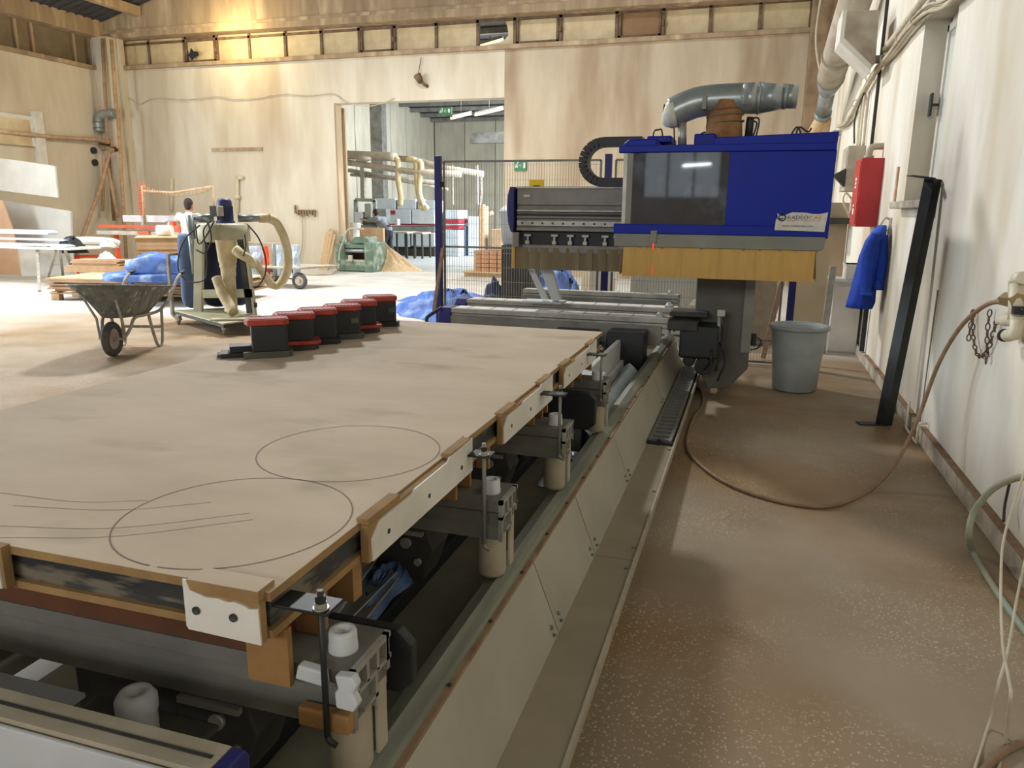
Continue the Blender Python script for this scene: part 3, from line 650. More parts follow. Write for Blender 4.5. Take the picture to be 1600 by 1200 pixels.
# duct on the roof of the hood
DY = 6.02
dp = lambda u, v: P(u, v, y=DY)
d_ = B(MB().tube(sline([dp(1052, 176), dp(1068, 168), dp(1090, 160), dp(1120, 156), dp(1165, 154)], 6), .108, 24), 'duct_elbow', M_galv, R)
B(MB().cyl(dp(1160, 154), dp(1186, 153.5), .108, n=24).cyl(dp(1184, 153.5), dp(1188, 153.5), .113, n=24).cyl(dp(1187, 153.5), dp(1226, 151), .108, .082, n=24), 'duct_reducer', M_galv, R)
B(MB().cyl(dp(1225, 151), dp(1246, 151), .082, n=24).cyl(dp(1224, 151), dp(1229, 151), .088, n=24), 'duct_collar', M_galv, R)
B(MB().tube([dp(1038, 176), dp(1042, 177), dp(1048, 177), dp(1056, 175)], [.075, .095, .108, .112], 20), 'duct_end_wrap', M_label, R)
B(MB().cyl(dp(1038, 176)+V(-.004, 0, 0), dp(1038, 176)+V(.002, 0, 0), .06, n=20), 'end_opening', mat('opening_brown', s(96, 66, 54), s(60, 40, 34), 30, .9), R)
B(MB().tube(sline([dp(1136, 158), dp(1134, 172), dp(1131, 190), dp(1132, 230)], 5), [.118]*5+[.125]*6+[.13]*5, 22), 'flexible_hose', M_flex, R)
for v_ in (172, 181, 192): B(MB().tube([dp(1133, v_) + V(.130*cos(t), .130*sin(t), .01*cos(t*1)) for t in [2*pi*i/24 for i in range(24)]], .006, 6, closed=True), 'hose_band', M_curto, R)
B(MB().box(dp(1099, 160).x, dp(1106, 160).x, DY-.14, DY-.02, dp(0, 205).z, dp(1100, 152).z), 'duct_bracket', M_alud, R, bev=.004)
B(MB().cyl(dp(1066, 188), dp(1066, 236), .032, n=16), 'lifting_post', M_alu, R)
B(MB().tube([dp(1173, 183), dp(1172, 190), dp(1168, 228)], [.026, .028, .03], 10), 'breather', M_black, R)
for pts in ([(1172, 186), (1183, 184), (1186, 192), (1178, 226)], [(1170, 190), (1180, 190), (1182, 197), (1172, 226)], [(1052, 185), (1053, 195), (1054, 232)], [(1018, 228), (1022, 206), (1028, 203), (1034, 204), (1036, 228)]):
    B(MB().tube(sline([dp(*q) for q in pts], 5), .006, 6), 'cable', M_black, R)
for pts in ([(1230, 226), (1240, 204), (1248, 200), (1256, 226)], [(1240, 226), (1248, 199), (1262, 206), (1268, 200)], [(1092, 212), (1100, 207), (1110, 209)]):
    B(MB().tube(sline([dp(*q) for q in pts], 5), .007, 6), 'cable', M_dark, R)
B(MB().box(dp(1294, 210).x, dp(1307, 210).x, HF+.0, HF+.06, 2.06, 2.095), 'corner_cap', M_label, R, bev=.008)

# ================================================================== SPOILBOARD TABLE
TX0, TX1, TY0, TY1, TZ = -2.37, -.775, 1.05, 4.24, .88
T = thing('table_top', (-1.57, 2.65, .70), 'large dusty MDF work board with routed circles, on risers over the router bed', 'work board')
B(MB().box(TX0, TX1, TY0, TY1, TZ-.018, TZ), 'top_sheet', M_mdf, T, bev=.001)
B(MB().box(TX0+.003, TX1-.006, TY0+.008, TY1-.006, TZ-.019, TZ-.0181), 'edge_layer', M_mdfe, T)  # thin edge-brown layer under the top sheet
B(MB().box(TX0, TX1-.001, TY0+.001, TY1, TZ-.0185, TZ-.002).box(TX0+.01, TX1, TY0-.0005, TY0+.02, TZ-.0185, TZ-.001).box(TX1-.02, TX1+.0005, TY0, TY1, TZ-.0185, TZ-.001), 'sheet_edge', M_mdfe, T)
B(MB().box(TX0+.015, TX1-.014, TY0+.014, TY1-.015, TZ-.078, TZ-.0185), 'core_band', M_core, T)
B(MB().box(TX0, TX1-.002, TY0+.002, TY1, TZ-.094, TZ-.078), 'lower_sheet', M_mdfe, T)
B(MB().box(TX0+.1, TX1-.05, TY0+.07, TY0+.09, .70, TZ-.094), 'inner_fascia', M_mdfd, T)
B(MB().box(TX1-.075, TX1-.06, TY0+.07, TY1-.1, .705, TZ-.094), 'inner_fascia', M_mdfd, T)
for u_, v_ in ((487, 940), (541, 900)):
    q = P(u_, v_, x=TX1-.02); q2 = P(u_+14, v_, x=TX1-.02); B(MB().box(TX1-.06, TX1-.004, q.y, q2.y, .702, TZ-.094), 'riser', M_mdfo, T)
for yy in (1.98, 2.10, 2.28, 2.84, 2.97, 3.05, 3.55, 3.74, 4.0):
    B(MB().box(TX1-.055, TX1-.012, yy, yy+.016, .702, TZ-.094), 'riser', M_mdfo, T)
B(MB().box(-.862, -.770, 1.085, 1.10, .665, TZ-.094), 'riser', M_mdfo, T)
# cleats with white faces
def cleat(y0, y1, z0=.776, z1=.885):
    c = B(MB().box(TX1+.001, TX1+.020, y0, y1, z0, z1-.014), 'cleat', M_mdfe, T)
    B(MB().prism([(y0+.012, z0), (y1, z0), (y1, z1-.002), (y1-.18, z1-.004), (y1-.2, z1-.014), (y0+.24, z1-.014), (y0+.22, z1-.02), (y0+.05, z1-.02), (y0+.012, z1-.05)], TX1+.020, TX1+.024, 'x'), 'cleat_face', M_white, c)
    for a, b in ((y0, y0+.16), (y1-.17, y1-.005)):
        B(MB().box(TX1-.008, TX1+.021, a, b, z1-.013, z1+.001), 'cleat_cap', M_mdfe, c, bev=.001)
    n_ = 3
    for k in range(n_):
        yy = y0+(y1-y0)*(.14+.36*k)
        B(MB().cyl((TX1+.023, yy, (z0+z1)/2-.012), (TX1+.0255, yy, (z0+z1)/2-.012), .0065, n=12), 'screw_head', M_dark, c)
cleat(1.38, 2.03, .785, .888); cleat(2.33, 3.00); cleat(3.20, 3.95)
c = B(MB().box(-.945, -.785, TY0-.018, TY0-.001, .785, .868), 'cleat', M_mdfe, T)
B(MB().prism([(-.945, .795), (-.940, .789), (-.785, .785), (-.787, .856), (-.805, .853), (-.815, .858), (-.835, .862), (-.85, .859), (-.87, .863), (-.895, .861), (-.91, .865), (-.93, .869), (-.938, .888), (-.945, .889)], TY0-.022, TY0-.018), 'cleat_face', M_white, c)
B(MB().box(-.937, -.785, TY0-.0205, TY0+.03, .866, .889), 'cleat_cap', M_mdfe, c, bev=.001)
B(MB().box(-.936, -.786, TY0-.020, TY0+.03, .889, .8896), 'cleat_cap', M_mdf, c)
for x in (-.918, -.838): B(MB().lathe([(.001, .001), (.006, .001), (.008, .004), (.0075, 0)], (x, TY0-.0225, .832), 14, axis=rotm(pi/2)), 'screw_head', M_dark, c)
c = B(MB().box(-1.75, -1.385, TY0-.020, TY0+.0, .795, .884), 'cleat', M_mdfe, T)
B(MB().box(-1.75, -1.393, TY0-.024, TY0-.020, .795, .886), 'cleat_face', M_white, c)
# circle grooves and old faint arcs
def ring(cx, cy, r, w_, name, m, a0=0, a1=2*pi, z=TZ):
    n = 96; mb = MB(); vs = []
    for i in range(n+1):
        t = a0+(a1-a0)*i/n
        for q in (r-w_/2, r+w_/2): vs.append((cx+q*cos(t), cy+q*sin(t), z))
    vs2 = [Vector(p)+V(0, 0, .0008) for p in vs]
    mb.add(vs2, [(2*i, 2*i+1, 2*i+3, 2*i+2) for i in range(n)])
    B(mb, name, m, T)
def pcirc(pts):
    (ax, ay), (bx, by), (cx, cy) = [(P(*p, z=TZ).x, P(*p, z=TZ).y) for p in pts]
    d = 2*(ax*(by-cy)+bx*(cy-ay)+cx*(ay-by))
    ux = ((ax*ax+ay*ay)*(by-cy)+(bx*bx+by*by)*(cy-ay)+(cx*cx+cy*cy)*(ay-by))/d
    uy = ((ax*ax+ay*ay)*(cx-bx)+(bx*bx+by*by)*(ax-cx)+(cx*cx+cy*cy)*(bx-ax))/d
    return ux, uy, sqrt((ax-ux)**2+(ay-uy)**2)
c1 = pcirc([(172, 835), (550, 790), (330, 889)]); ring(*c1, .0028, 'routed_circle', M_groove, radians(-88), radians(268))
c2 = pcirc([(400, 715), (687, 700), (520, 753)]); ring(*c2, .0028, 'routed_circle', M_groove)
for pts in ([(0, 770), (120, 784), (230, 782)], [(20, 790), (180, 797), (330, 785)], [(0, 822), (180, 825), (390, 802)], [(0, 840), (180, 838), (395, 812)]):
    g_ = sline([P(*p, z=TZ)+V(0, 0, .0006) for p in pts], 14); mb = MB(); vs = []
    for i, p in enumerate(g_):
        t = (g_[min(i+1, len(g_)-1)]-g_[max(i-1, 0)]).normalized(); nn = V(-t.y, t.x, 0)
        vs += [p-nn*.0011, p+nn*.0011]
    mb.add(vs, [(2*i, 2*i+1, 2*i+3, 2*i+2) for i in range(len(g_)-1)]); B(mb, 'faint_groove', M_groove2, T)
for p in ((595, 783), (581, 793), (577, 798), (574, 806), (723, 682)): B(MB().cyl(P(*p, z=TZ), P(*p, z=TZ)+V(0, 0, .0007), .003, n=10), 'screw_hole', M_dark, T)
# clamps with threaded rods
LB = ['nearest rusty threaded-rod clamp at the near corner of the MDF work board', 'second threaded-rod clamp from the near corner, between the first two long white cleats', 'third threaded-rod clamp, between the second and third long white cleats', 'farthest threaded-rod clamp near the far right corner of the work board']
for k, (x, yy, zb_) in enumerate(((-.690, 1.078, .585), (-.704, 2.0, .567), (-.672, 2.81, .60), (-.676, 3.70, .62))):
    t = thing('rod_clamp', (x, yy, zb_), LB[k], 'clamp', 'rod clamps along the work board')
    B(MB().cyl((x, yy, zb_), (x, yy, .885), .0062, n=12).tube([(x, yy, zb_+.002), (x+.004, yy, zb_-.01), (x+.016, yy+.004, zb_-.02)], .006, 8), 'threaded_rod', M_alud if k else M_steeld, t)
    B(MB().box(TX1-.008, x+.020, yy-.014, yy+.045, .842, .848), 'plate', M_steeld, t, bev=.001)
    B(MB().cyl((x, yy, .849), (x, yy, .861), .0115, n=6, smooth=False).cyl((x, yy, .849), (x, yy, .852), .015, n=16), 'nut', M_alu, t)
    B(MB().cyl((x, yy, .861), (x, yy, .874), .0100, n=6, smooth=False), 'nut', M_steeld, t)
# foam bits wrapped on the rod near the corner
tag(B(MB().prism([(-.760, .685), (-.752, .716), (-.700, .712), (-.696, .680)], 1.086, 1.108, 'y'), 'white_foam_block', M_lightgrey, bev=.004), 'thin white foam strip left of the nearest clamp rod', 'foam block')
tag(B(MB().prism([(-.676, .640), (-.678, .672), (-.670, .680), (-.676, .708), (-.640, .712), (-.630, .695), (-.640, .676), (-.630, .655), (-.640, .638)], 1.088, 1.110, 'y'), 'white_foam_block', M_lightgrey, bev=.004), 'white foam block right of the nearest clamp rod under the console end', 'foam block')
tag(B(MB().box(-.76, -.650, 1.088, 1.112, .585, .625), 'wood_block', M_mdfo, bev=.004), 'orange-brown wood block behind the foot of the nearest clamp rod', 'wood block')
# plastic film and offcuts fallen in the bed
def crumple(c, sx, sy, h, seed, rz=0, n=18):
    rnd = random.Random(seed); k = [(rnd.uniform(1, 5), rnd.uniform(1, 5), rnd.uniform(0, 6), rnd.uniform(.4, 1)) for _ in range(7)]
    def fn(u, v):
        a = 2*pi*u; r = v
        z = sum(w_*abs(sin(p*u*3+q*v*3+o)) for p, q, o, w_ in k)/4
        rad = r*(1+.22*sin(3*a+k[0][2])+.12*sin(5*a+k[1][2]))
        x = cos(a)*rad*sx/2; y = sin(a)*rad*sy/2
        return (c[0]+x*cos(rz)-y*sin(rz), c[1]+x*sin(rz)+y*cos(rz), c[2]+.004+h*(1-r**2.2)*(.25+z*.8))
    return MB().grid(fn, n*2, n)
tag(B(crumple((-.82, 3.62, .242), .20, .5, .07, 3), 'plastic_film', M_film), 'crumpled pale blue plastic film in the router bed by the rail', 'plastic film')
tag(B(crumple((-1.02, 1.95, .38), .14, .40, .07, 5), 'plastic_film', M_filmb), 'glossy bluish plastic film under the nearest long white cleat', 'plastic film')
for k, (dx, z) in enumerate(((0, .43), (.03, .41), (-.03, .455))):
    tag(B(MB().cbox((-1.03+dx, 1.62+k*.03, z), (.10, .70, .006), rotm(0, -.25, .08*k)), 'laminate_strip', M_alu), ['middle grey laminate strip', 'lowest grey laminate strip', 'uppermost grey laminate strip'][k]+' lying in the bed under the work board', 'strip', 'laminate offcuts in the bed')

# ================================================================== SUCTION PODS ON THE TABLE
def pod(x, y, rz, label, plate, pad_low=False, win_=False):
    t = thing('suction_pod', (x, y, TZ), label, 'suction pod', 'suction pods in a row on the work board')
    t.location = (0, 0, 0)
    hx, hy = .085, .062
    B(MB().prism([(-hx-.03, -hy), (hx, -hy), (hx+.02, -hy+.03), (hx+.02, hy-.02), (hx, hy), (-hx-.03, hy)], 0, .030, 'z'), 'base_plate', plate, t, bev=.003)
    if pad_low: B(MB().prism([(-hx, -hy-.02), (hx, -hy-.02), (hx+.03, -hy+.01), (hx+.03, hy), (-hx, hy)], .030, .048, 'z'), 'pad', M_pad, t, bev=.004)
    z0 = .048 if pad_low else .030
    B(MB().prism([(-hx+.01, -hy+.004), (hx-.012, -hy+.004), (hx, -hy+.018), (hx, hy-.018), (hx-.012, hy-.004), (-hx+.01, hy-.004)], z0, .150, 'z'), 'body', M_black, t, bev=.004)
    c_ = [(-hx-.004, -hy-.002), (hx-.02, -hy-.002), (hx+.008, -hy+.022), (hx+.008, hy-.02), (hx-.02, hy+.002), (-hx-.004, hy+.002), (-hx-.018, 0)]
    p = B(MB().prism(c_, .150, .178, 'z'), 'pad', M_pad, t, bev=.005)
    mb = MB()
    for k in range(9): mb.box(-hx+.01+k*.017, -hx+.014+k*.017, -hy+.012, hy-.012, .178, .1805)
    B(mb, 'pad_ribs', M_pad, p)['kind'] = 'stuff'
    B(MB().tube([(-hx+.006, -hy+.010, .1785), (hx-.022, -hy+.010, .1785), (hx-.004, -hy+.026, .1785), (hx-.004, hy-.024, .1785), (hx-.022, hy-.010, .1785), (-hx+.006, hy-.010, .1785)], .003, 6, closed=True), 'seal_lip', M_pad, p)
    if win_: B(MB().box(hx-.05, hx-.012, -hy+.001, -hy+.004, .085, .112), 'maker_plate', M_olive, t)
    t.location = (x, y, TZ); t.rotation_euler.z = rz
    return t
pts = [(421, 556), (463, 545), (499, 536), (537, 528), (563, 519), (595, 509)]
lbl = ['nearest red-topped black suction pod, next to the low black plate on the board', 'second red-topped suction pod from the near end, with a red pad underneath', 'third red-topped suction pod from the near end of the row, on a black base',
       'fourth red-topped suction pod from the near end, grey maker plate on its side', 'fifth red-topped suction pod from the near end, with a red pad underneath', 'farthest red-topped black suction pod at the far end of the row']
for k, p in enumerate(pts):
    q = P(*p, z=TZ)
    pod(q.x, q.y, radians(38), lbl[k], (M_olive, M_dark, M_black, M_olive, M_dark, M_black)[k], k in (1, 4), k in (3, 5))
q = P(393, 557, z=TZ)
t = thing('pod_base', (q.x, q.y, TZ), 'low black pod base plate with two steps, at the near end of the pod row', 'suction pod')
t.location = (0, 0, 0)
B(MB().box(-.10, .07, -.06, .06, 0, .022), 'base_plate', M_black, t, bev=.003)
B(MB().box(-.06, .06, -.05, .05, .022, .052), 'body', M_black, t, bev=.003)
B(MB().box(-.115, -.05, -.055, .02, .004, .018), 'clip', M_olive, t, bev=.002)
t.location = (q.x-.05, q.y+.01, TZ); t.rotation_euler.z = radians(38)

# ================================================================== RIGHT SIDE THINGS
# bucket
q = P(1240, 608, z=0)
t = thing('bucket', (q.x, q.y, 0), 'large pale grey plastic bin with a rolled rim standing in the aisle by the wall', 'bin')
B(MB().lathe([(.001, .012), (.165, .012), (.175, 0), (.19, .015), (.205, .25), (.235, .53), (.238, .56), (.228, .575), (.220, .56), (.217, .53), (.195, .25), (.178, .03), (.001, .028)], (q.x, q.y, 0), 48), 'shell', M_bucket, t)
B(MB().lathe([(.234, .555), (.252, .552), (.258, .565), (.252, .585), (.238, .590), (.228, .575)], (q.x, q.y, 0), 48), 'rim', M_bucket, t)
# leaning steel angle
a, b = V(1.03, 6.08, .0), V(1.165, 6.16, 1.80)
d = (b-a).normalized(); side = V(.62, -.78, 0); side = (side-d*side.dot(d)).normalized(); nrm = d.cross(side)
def Lsec(p): 
    w_ = .085; t_ = .008; f_ = .075
    return [p-side*w_/2, p+side*w_/2, p+side*w_/2+nrm*f_, p+side*(w_/2-t_)+nrm*f_, p+side*(w_/2-t_)+nrm*t_, p-side*w_/2+nrm*t_]
t = thing('steel_channel', (1.03, 6.08, 0), 'long dark steel channel leaning on the right wall beside the window', 'steel bar')
B(MB().loft([Lsec(a), Lsec(b)], smooth=False), 'profile', M_steeld, t)
B(MB().cbox(b+V(-.05, .02, .012), (.17, .085, .006), rotm(0, .10, .35)), 'top_plate', M_steeld, t)
B(MB().cbox(a+V(-.05, .0, .006), (.22, .09, .006), rotm(0, .0, .25)), 'foot_plate', M_steeld, t)
# thin white wall box-section beside it (cable duct) and pipe loop
tag(B(MB().tube([(XR-.012, 5.80, 1.05), (XR-.012, 5.80, .12), (XR-.06, 5.80, .11), (XR-.06, 5.80, .012)], .005, 8), 'wall_cable', M_alud), 'thin grey cable running down the right wall behind the leaning steel channel', 'cable')
tag(B(MB().tube([(XR-.06, 5.98, .22), (XR-.06, 5.98, .02), (XR-.06, 5.66, .012), (XR-.06, 5.60, .012), (XR-.06, 5.60, .15), (XR-.01, 5.60, .16)], .009, 8), 'wall_pipe', M_pvc), 'small white pipe bend at the foot of the right wall below the steel channel', 'pipe')
# hose cabinet
t = thing('hose_cabinet', (1.14, 9.1, 1.43), 'red fire-hose cabinet mounted on the right wall past the window', 'cabinet')
B(MB().box(1.035, XR, 8.9, 9.42, 1.42, 2.12), 'body', M_red, t, bev=.006)
B(MB().box(1.028, 1.035, 8.93, 9.39, 1.45, 2.09), 'door', M_red, t, bev=.003)
for z0, z1 in ((1.90, 1.93), (1.86, 1.885), (1.82, 1.845), (1.55, 1.61), (1.63, 1.65)):
    B(MB().box(1.024, 1.028, 9.10, 9.20, z0, z1), 'marking', M_signw, t)
t = thing('pipe_elbow', (1.2, 9.2, 2.12), 'grey pipe elbow above the red hose cabinet', 'pipe')
B(MB().tube(sline([(1.12, 9.1, 2.12), (1.12, 9.1, 2.20), (1.15, 9.1, 2.245), (1.25, 9.1, 2.25)], 5), .035, 12), 'bend', M_galvd, t)
B(MB().cyl((1.12, 9.1, 2.13), (1.12, 9.1, 2.155), .048, n=14), 'flange', M_galvd, t)
# distribution box + small camera + socket behind the hood
t = thing('switch_box', (1.14, 10.8, 1.85), 'beige switch box on the right wall behind the red hose cabinet', 'switch box')
B(MB().box(1.05, XR, 10.5, 11.1, 1.83, 2.37), 'body', M_galvd, t, bev=.008)
B(MB().box(1.044, 1.05, 10.55, 11.05, 1.88, 2.32), 'door', M_galvd, t, bev=.003)
tag(B(MB().prism([(.90, 2.02), (1.04, 2.10), (1.04, 1.88)], 10.45, 10.6, 'y'), 'lamp_shade', M_dark, bev=.004), 'small dark wedge-shaped shade below the beige switch box', 'shade')
t = thing('wall_socket', (1.1, 10.2, 1.6), 'grey wall plug with a looped cable left of the red cabinet', 'socket')
B(MB().box(1.12, XR, 10.2, 10.4, 1.58, 1.74), 'body', M_galvd, t, bev=.01)
B(MB().tube(sline([(1.12, 10.3, 1.74), (1.05, 10.25, 1.80), (1.02, 10.2, 1.72), (1.06, 10.2, 1.62), (1.12, 10.25, 1.52)], 5), .012, 8), 'cable', M_cable, t)
tag(B(MB().box(.75, 1.20, 11.0, 11.4, 1.42, 1.50), 'dark_shelf', M_dark), 'dark bristly strip on the wall under the switch box, left of the red cabinet', 'brush strip')
# beige standing board, cabinet, silver profile
tag(B(MB().box(.50, .86, 9.45, 9.50, 0, 1.30), 'beige_board', mat('beige_board', s(206, 190, 156), s(194, 176, 142), 2, .8)), 'upright beige board behind the grey bin, right of the blue fence post', 'board')
tag(B(MB().box(.86, XR-.02, 11.4, 11.5, .0, 1.7), 'beige_board', mat('tan_wallboard', s(178, 156, 128), s(166, 144, 118), 2, .8)), 'tall tan board behind the white cabinet below the red cabinet', 'board')
t = thing('white_cabinet', (1.06, 9.2, 0), 'low white cabinet against the right wall under the blue jacket', 'cabinet')
B(MB().box(.92, XR-.03, 9.25, 9.75, 0, .80), 'body', M_whitecab, t, bev=.005)
B(MB().box(.925, XR-.03, 9.23, 9.25, .02, .76), 'door', M_whitecab, t, bev=.004)
B(MB().box(.90, XR-.03, 9.20, 9.78, .80, .825), 'worktop', M_lightgrey, t, bev=.003)
tag(B(MB().box(1.04, 1.20, 9.3, 9.6, .825, 1.0).box(1.03, 1.21, 9.29, 9.61, .98, 1.0), 'white_box', M_whitecab, bev=.004), 'small white lidded box on top of the low white cabinet', 'box')
tag(B(MB().loft([[V(.82, 9.1, 0), V(.89, 9.1, 0), V(.89, 9.15, 0), V(.82, 9.15, 0)], [V(.86, 9.2, .98), V(.93, 9.2, .98), V(.93, 9.25, .98), V(.86, 9.25, .98)]], smooth=False), 'metal_profile', M_alu, bev=.004), 'shiny silver profile leaning beside the white cabinet', 'profile')
tag(B(MB().box(1.19, 1.235, 8.7, 8.74, .12, .80), 'black_strip', M_black), 'narrow black strip on the wall right of the white cabinet', 'strip')
# jacket
t = thing('work_jacket', (1.12, 8.05, .62), 'blue work jacket hanging from a hook on the right wall', 'jacket')
def jloop(z, cx, rx, ry, fold, cy=8.05, n=36):
    return [V(cx+rx*cos(a)*(1+fold*sin(5*a+z*6)), cy+ry*sin(a)*(1+fold*sin(7*a+z*9)), z) for a in [2*pi*i/n for i in range(n)]]
B(MB().loft([jloop(.66, 1.05, .115, .14, .10), jloop(.72, 1.065, .12, .15, .10), jloop(.95, 1.085, .105, .15, .09), jloop(1.15, 1.10, .095, .15, .08), jloop(1.30, 1.125, .085, .13, .06), jloop(1.40, 1.155, .06, .10, .05), jloop(1.45, 1.175, .035, .06, .04)]), 'body', M_jack, t)
B(MB().tube(sline([(1.12, 7.93, 1.36), (1.07, 7.90, 1.20), (1.065, 7.88, 1.02), (1.075, 7.88, .82)], 4), [.05]*4+[.055]*4+[.05]*5, 14), 'sleeve', M_jack, t)
B(MB().tube(sline([(1.18, 7.97, 1.36), (1.19, 7.95, 1.15), (1.185, 7.93, 1.0), (1.18, 7.93, .86)], 4), [.045]*4+[.05]*4+[.05]*5, 14), 'sleeve', M_jack, t)
B(MB().cyl((1.075, 7.88, .80), (1.075, 7.88, .835), .055, n=16).cyl((1.18, 7.93, .85), (1.18, 7.93, .875), .054, n=16), 'cuff', M_jack, t)
B(MB().tube(sline([(1.24, 8.06, 1.50), (1.20, 8.06, 1.52), (1.17, 8.06, 1.48), (1.15, 8.06, 1.42)], 4), .01, 8), 'hanging_loop', M_pvc, t)
tag(B(MB().box(1.232, 1.25, 8.02, 8.12, 1.36, 1.52).tube([(1.235, 8.03, 1.40), (1.20, 8.03, 1.40), (1.195, 8.03, 1.43)], .005, 6), 'coat_hook', M_pvc), 'small white coat hook plate on the right wall holding the blue jacket', 'hook')
# vertical wooden strip on the wall
tag(B(MB().box(1.235, 1.25, 7.95, 8.02, 1.62, 1.98), 'wall_lath', M_pole), 'short thin wooden lath fixed to the right wall left of the window', 'lath')
# cable bundle up the right wall
path = [(13.6, 2.92), (12.4, 2.86), (11.2, 2.98), (10.0, 3.12), (8.8, 3.13), (7.9, 3.16), (7.1, 3.12), (6.3, 3.0), (5.2, 3.02), (4, 3.1)]
rnd = random.Random(4)
bt = thing('cable_bundle', (XR-.05, 8, 3.1), 'dusty bundle of cables and pipes tied along the top of the right wall', 'cables')
for k in range(6):
    pp = [(XR-.045-.020*(k % 3)+rnd.uniform(-.004, .004), y, z+(.030*(k//3)-.02)+rnd.uniform(-.016, .016)) for y, z in path]
    B(MB().tube(sline(pp, 5), .011 if k % 2 else .015, 8), 'cable', M_cable if k != 3 else M_galvd, bt)
for y in (6.7, 7.6, 8.3, 9.2, 10.3, 11.5): 
    z = min(path, key=lambda q: abs(q[0]-y))[1]; B(MB().tube([(XR-.062+.050*cos(a), y, z+.05*sin(a)) for a in [2*pi*i/12 for i in range(12)]], .006, 5, closed=True), 'cable_tie', M_galvd, bt)
tag(B(MB().cyl((XR-.06, 7.3, 3.27), (XR-.06, 9.4, 3.25), .030, n=14), 'conduit', M_pvc), 'straight white conduit end lying above the cable bundle on the right wall', 'pipe')
bt = thing('conduit_drop', (1.21, 10.8, 2.37), 'group of white conduits dropping from the cable bundle to the switch box', 'pipes')
for k, (y, x) in enumerate(((10.55, 1.22), (10.75, 1.20), (10.95, 1.22), (11.15, 1.21))):
    B(MB().tube(sline([(x, y, 3.0), (x, y+.02, 2.7), (x, y-.02*k, 2.37)], 4), .016, 8), 'conduit', M_pvc if k % 2 else M_cable, bt)
tag(B(MB().tube(sline([(1.16, 10.5, 2.98), (1.10, 10.6, 2.7), (1.12, 10.6, 2.4)], 6), .01, 8), 'drop_cable', M_cabled), 'dark cable dropping in a curve from the bundle to the switch box', 'cable')
tag(B(MB().box(XR-.03, XR, 9.9, 9.96, 2.2, 6.2), 'vertical_channel', M_cabled), 'dark vertical channel on the right wall beside the hanging box duct', 'channel')
# inclined duct and box on the wall
t = thing('wall_duct', (.95, 10.5, 3.2), 'fat dusty duct sloping along the right wall from the ceiling, with a narrow lower end', 'duct')
B(MB().tube([(.98, 10.05, 4.45), (.96, 10.5, 4.05), (.93, 11.2, 3.80), (.92, 12.6, 3.50)], .19, 20), 'pipe', M_galvd, t)
B(MB().cyl((.92, 12.6, 3.50), (.93, 13.1, 3.38), .20, .12, n=20).cyl((.93, 13.1, 3.38), (.94, 13.7, 3.12), .115, n=18), 'reducer', M_galv, t)
for yy, zz in ((11.8, 3.65),): B(MB().cyl((.92, yy, zz), (.92, yy+.05, zz-.01), .207, n=20), 'collar', M_galvd, t)
B(MB().tube([(.94, 13.65, 3.14), (.94, 13.75, 3.08)], .13, 16), 'clamp_ring', M_galv, t)
tag(B(MB().tube(sline([(.94, 13.75, 3.05), (.80, 13.9, 2.75), (.55, 14.0, 2.30), (.42, 14.0, 2.0)], 5), [.11]*15+[.13], 16), 'wrapped_hose', M_wood), 'tan wrapped hose running down from the duct end behind the hood, left one', 'hose')
tag(B(MB().tube(sline([(1.0, 13.75, 3.05), (.98, 13.9, 2.7), (.90, 14.0, 2.3), (.86, 14.0, 2.0)], 5), .08, 14), 'wrapped_hose', M_wood), 'tan wrapped hose running down from the duct end behind the hood, right one', 'hose')
t = thing('box_duct', (1.0, 10.5, 3.1), 'beige sheet-metal box with a slanted underside hanging high on the right wall', 'duct box')
bx = lambda u, v: (P(u, v, y=9.3).x, P(u, v, y=9.3).z)
B(MB().prism([bx(1322, 18), bx(1374, 15), bx(1368, 98), bx(1359, 108), bx(1316, 63)], 9.3, 9.75, 'y'), 'body', M_galvd, t, bev=.006)
B(MB().prism([bx(1317, 16), bx(1323, 17), bx(1318, 60), bx(1361, 102), bx(1360, 112), bx(1311, 66)], 9.26, 9.8, 'y'), 'flange', M_white, t, bev=.003)
B(MB().box(bx(1360, 100)[0]-.02, XR, 9.5, 9.6, bx(1360, 100)[1]+.05, bx(1360, 100)[1]+.12), 'wall_bracket', M_galvd, t)
tag(B(MB().tube(sline([(.95, 17.1, 6), (.9, 17.1, 5.0), (1.0, 17.0, 4.4), (1.05, 16.9, 4.3), (1.0, 16.9, 4.1)], 6), .02, 8), 'hanging_cable', M_cable), 'white cable end hanging on the dark corner column', 'cable')
# brown air hose
hp = [P(1576, 470, x=1.16), P(1540, 477, x=1.13), P(1500, 512, x=1.10), P(1465, 572, x=1.06), P(1432, 660, x=1.0), P(1400, 722, x=.90)]
hp[-1].z = max(hp[-1].z, .05)
hp += [P(*p, z=.013) for p in [(1360, 765), (1310, 788), (1260, 790), (1190, 776), (1130, 752), (1090, 722), (1073, 695), (1083, 655), (1098, 632), (1096, 612), (1086, 604)]]
tag(B(MB().tube(sline(hp, 8), .0115, 12), 'air_hose', M_hose), 'long brown air hose looping from the wall manifold across the floor to the router', 'hose')
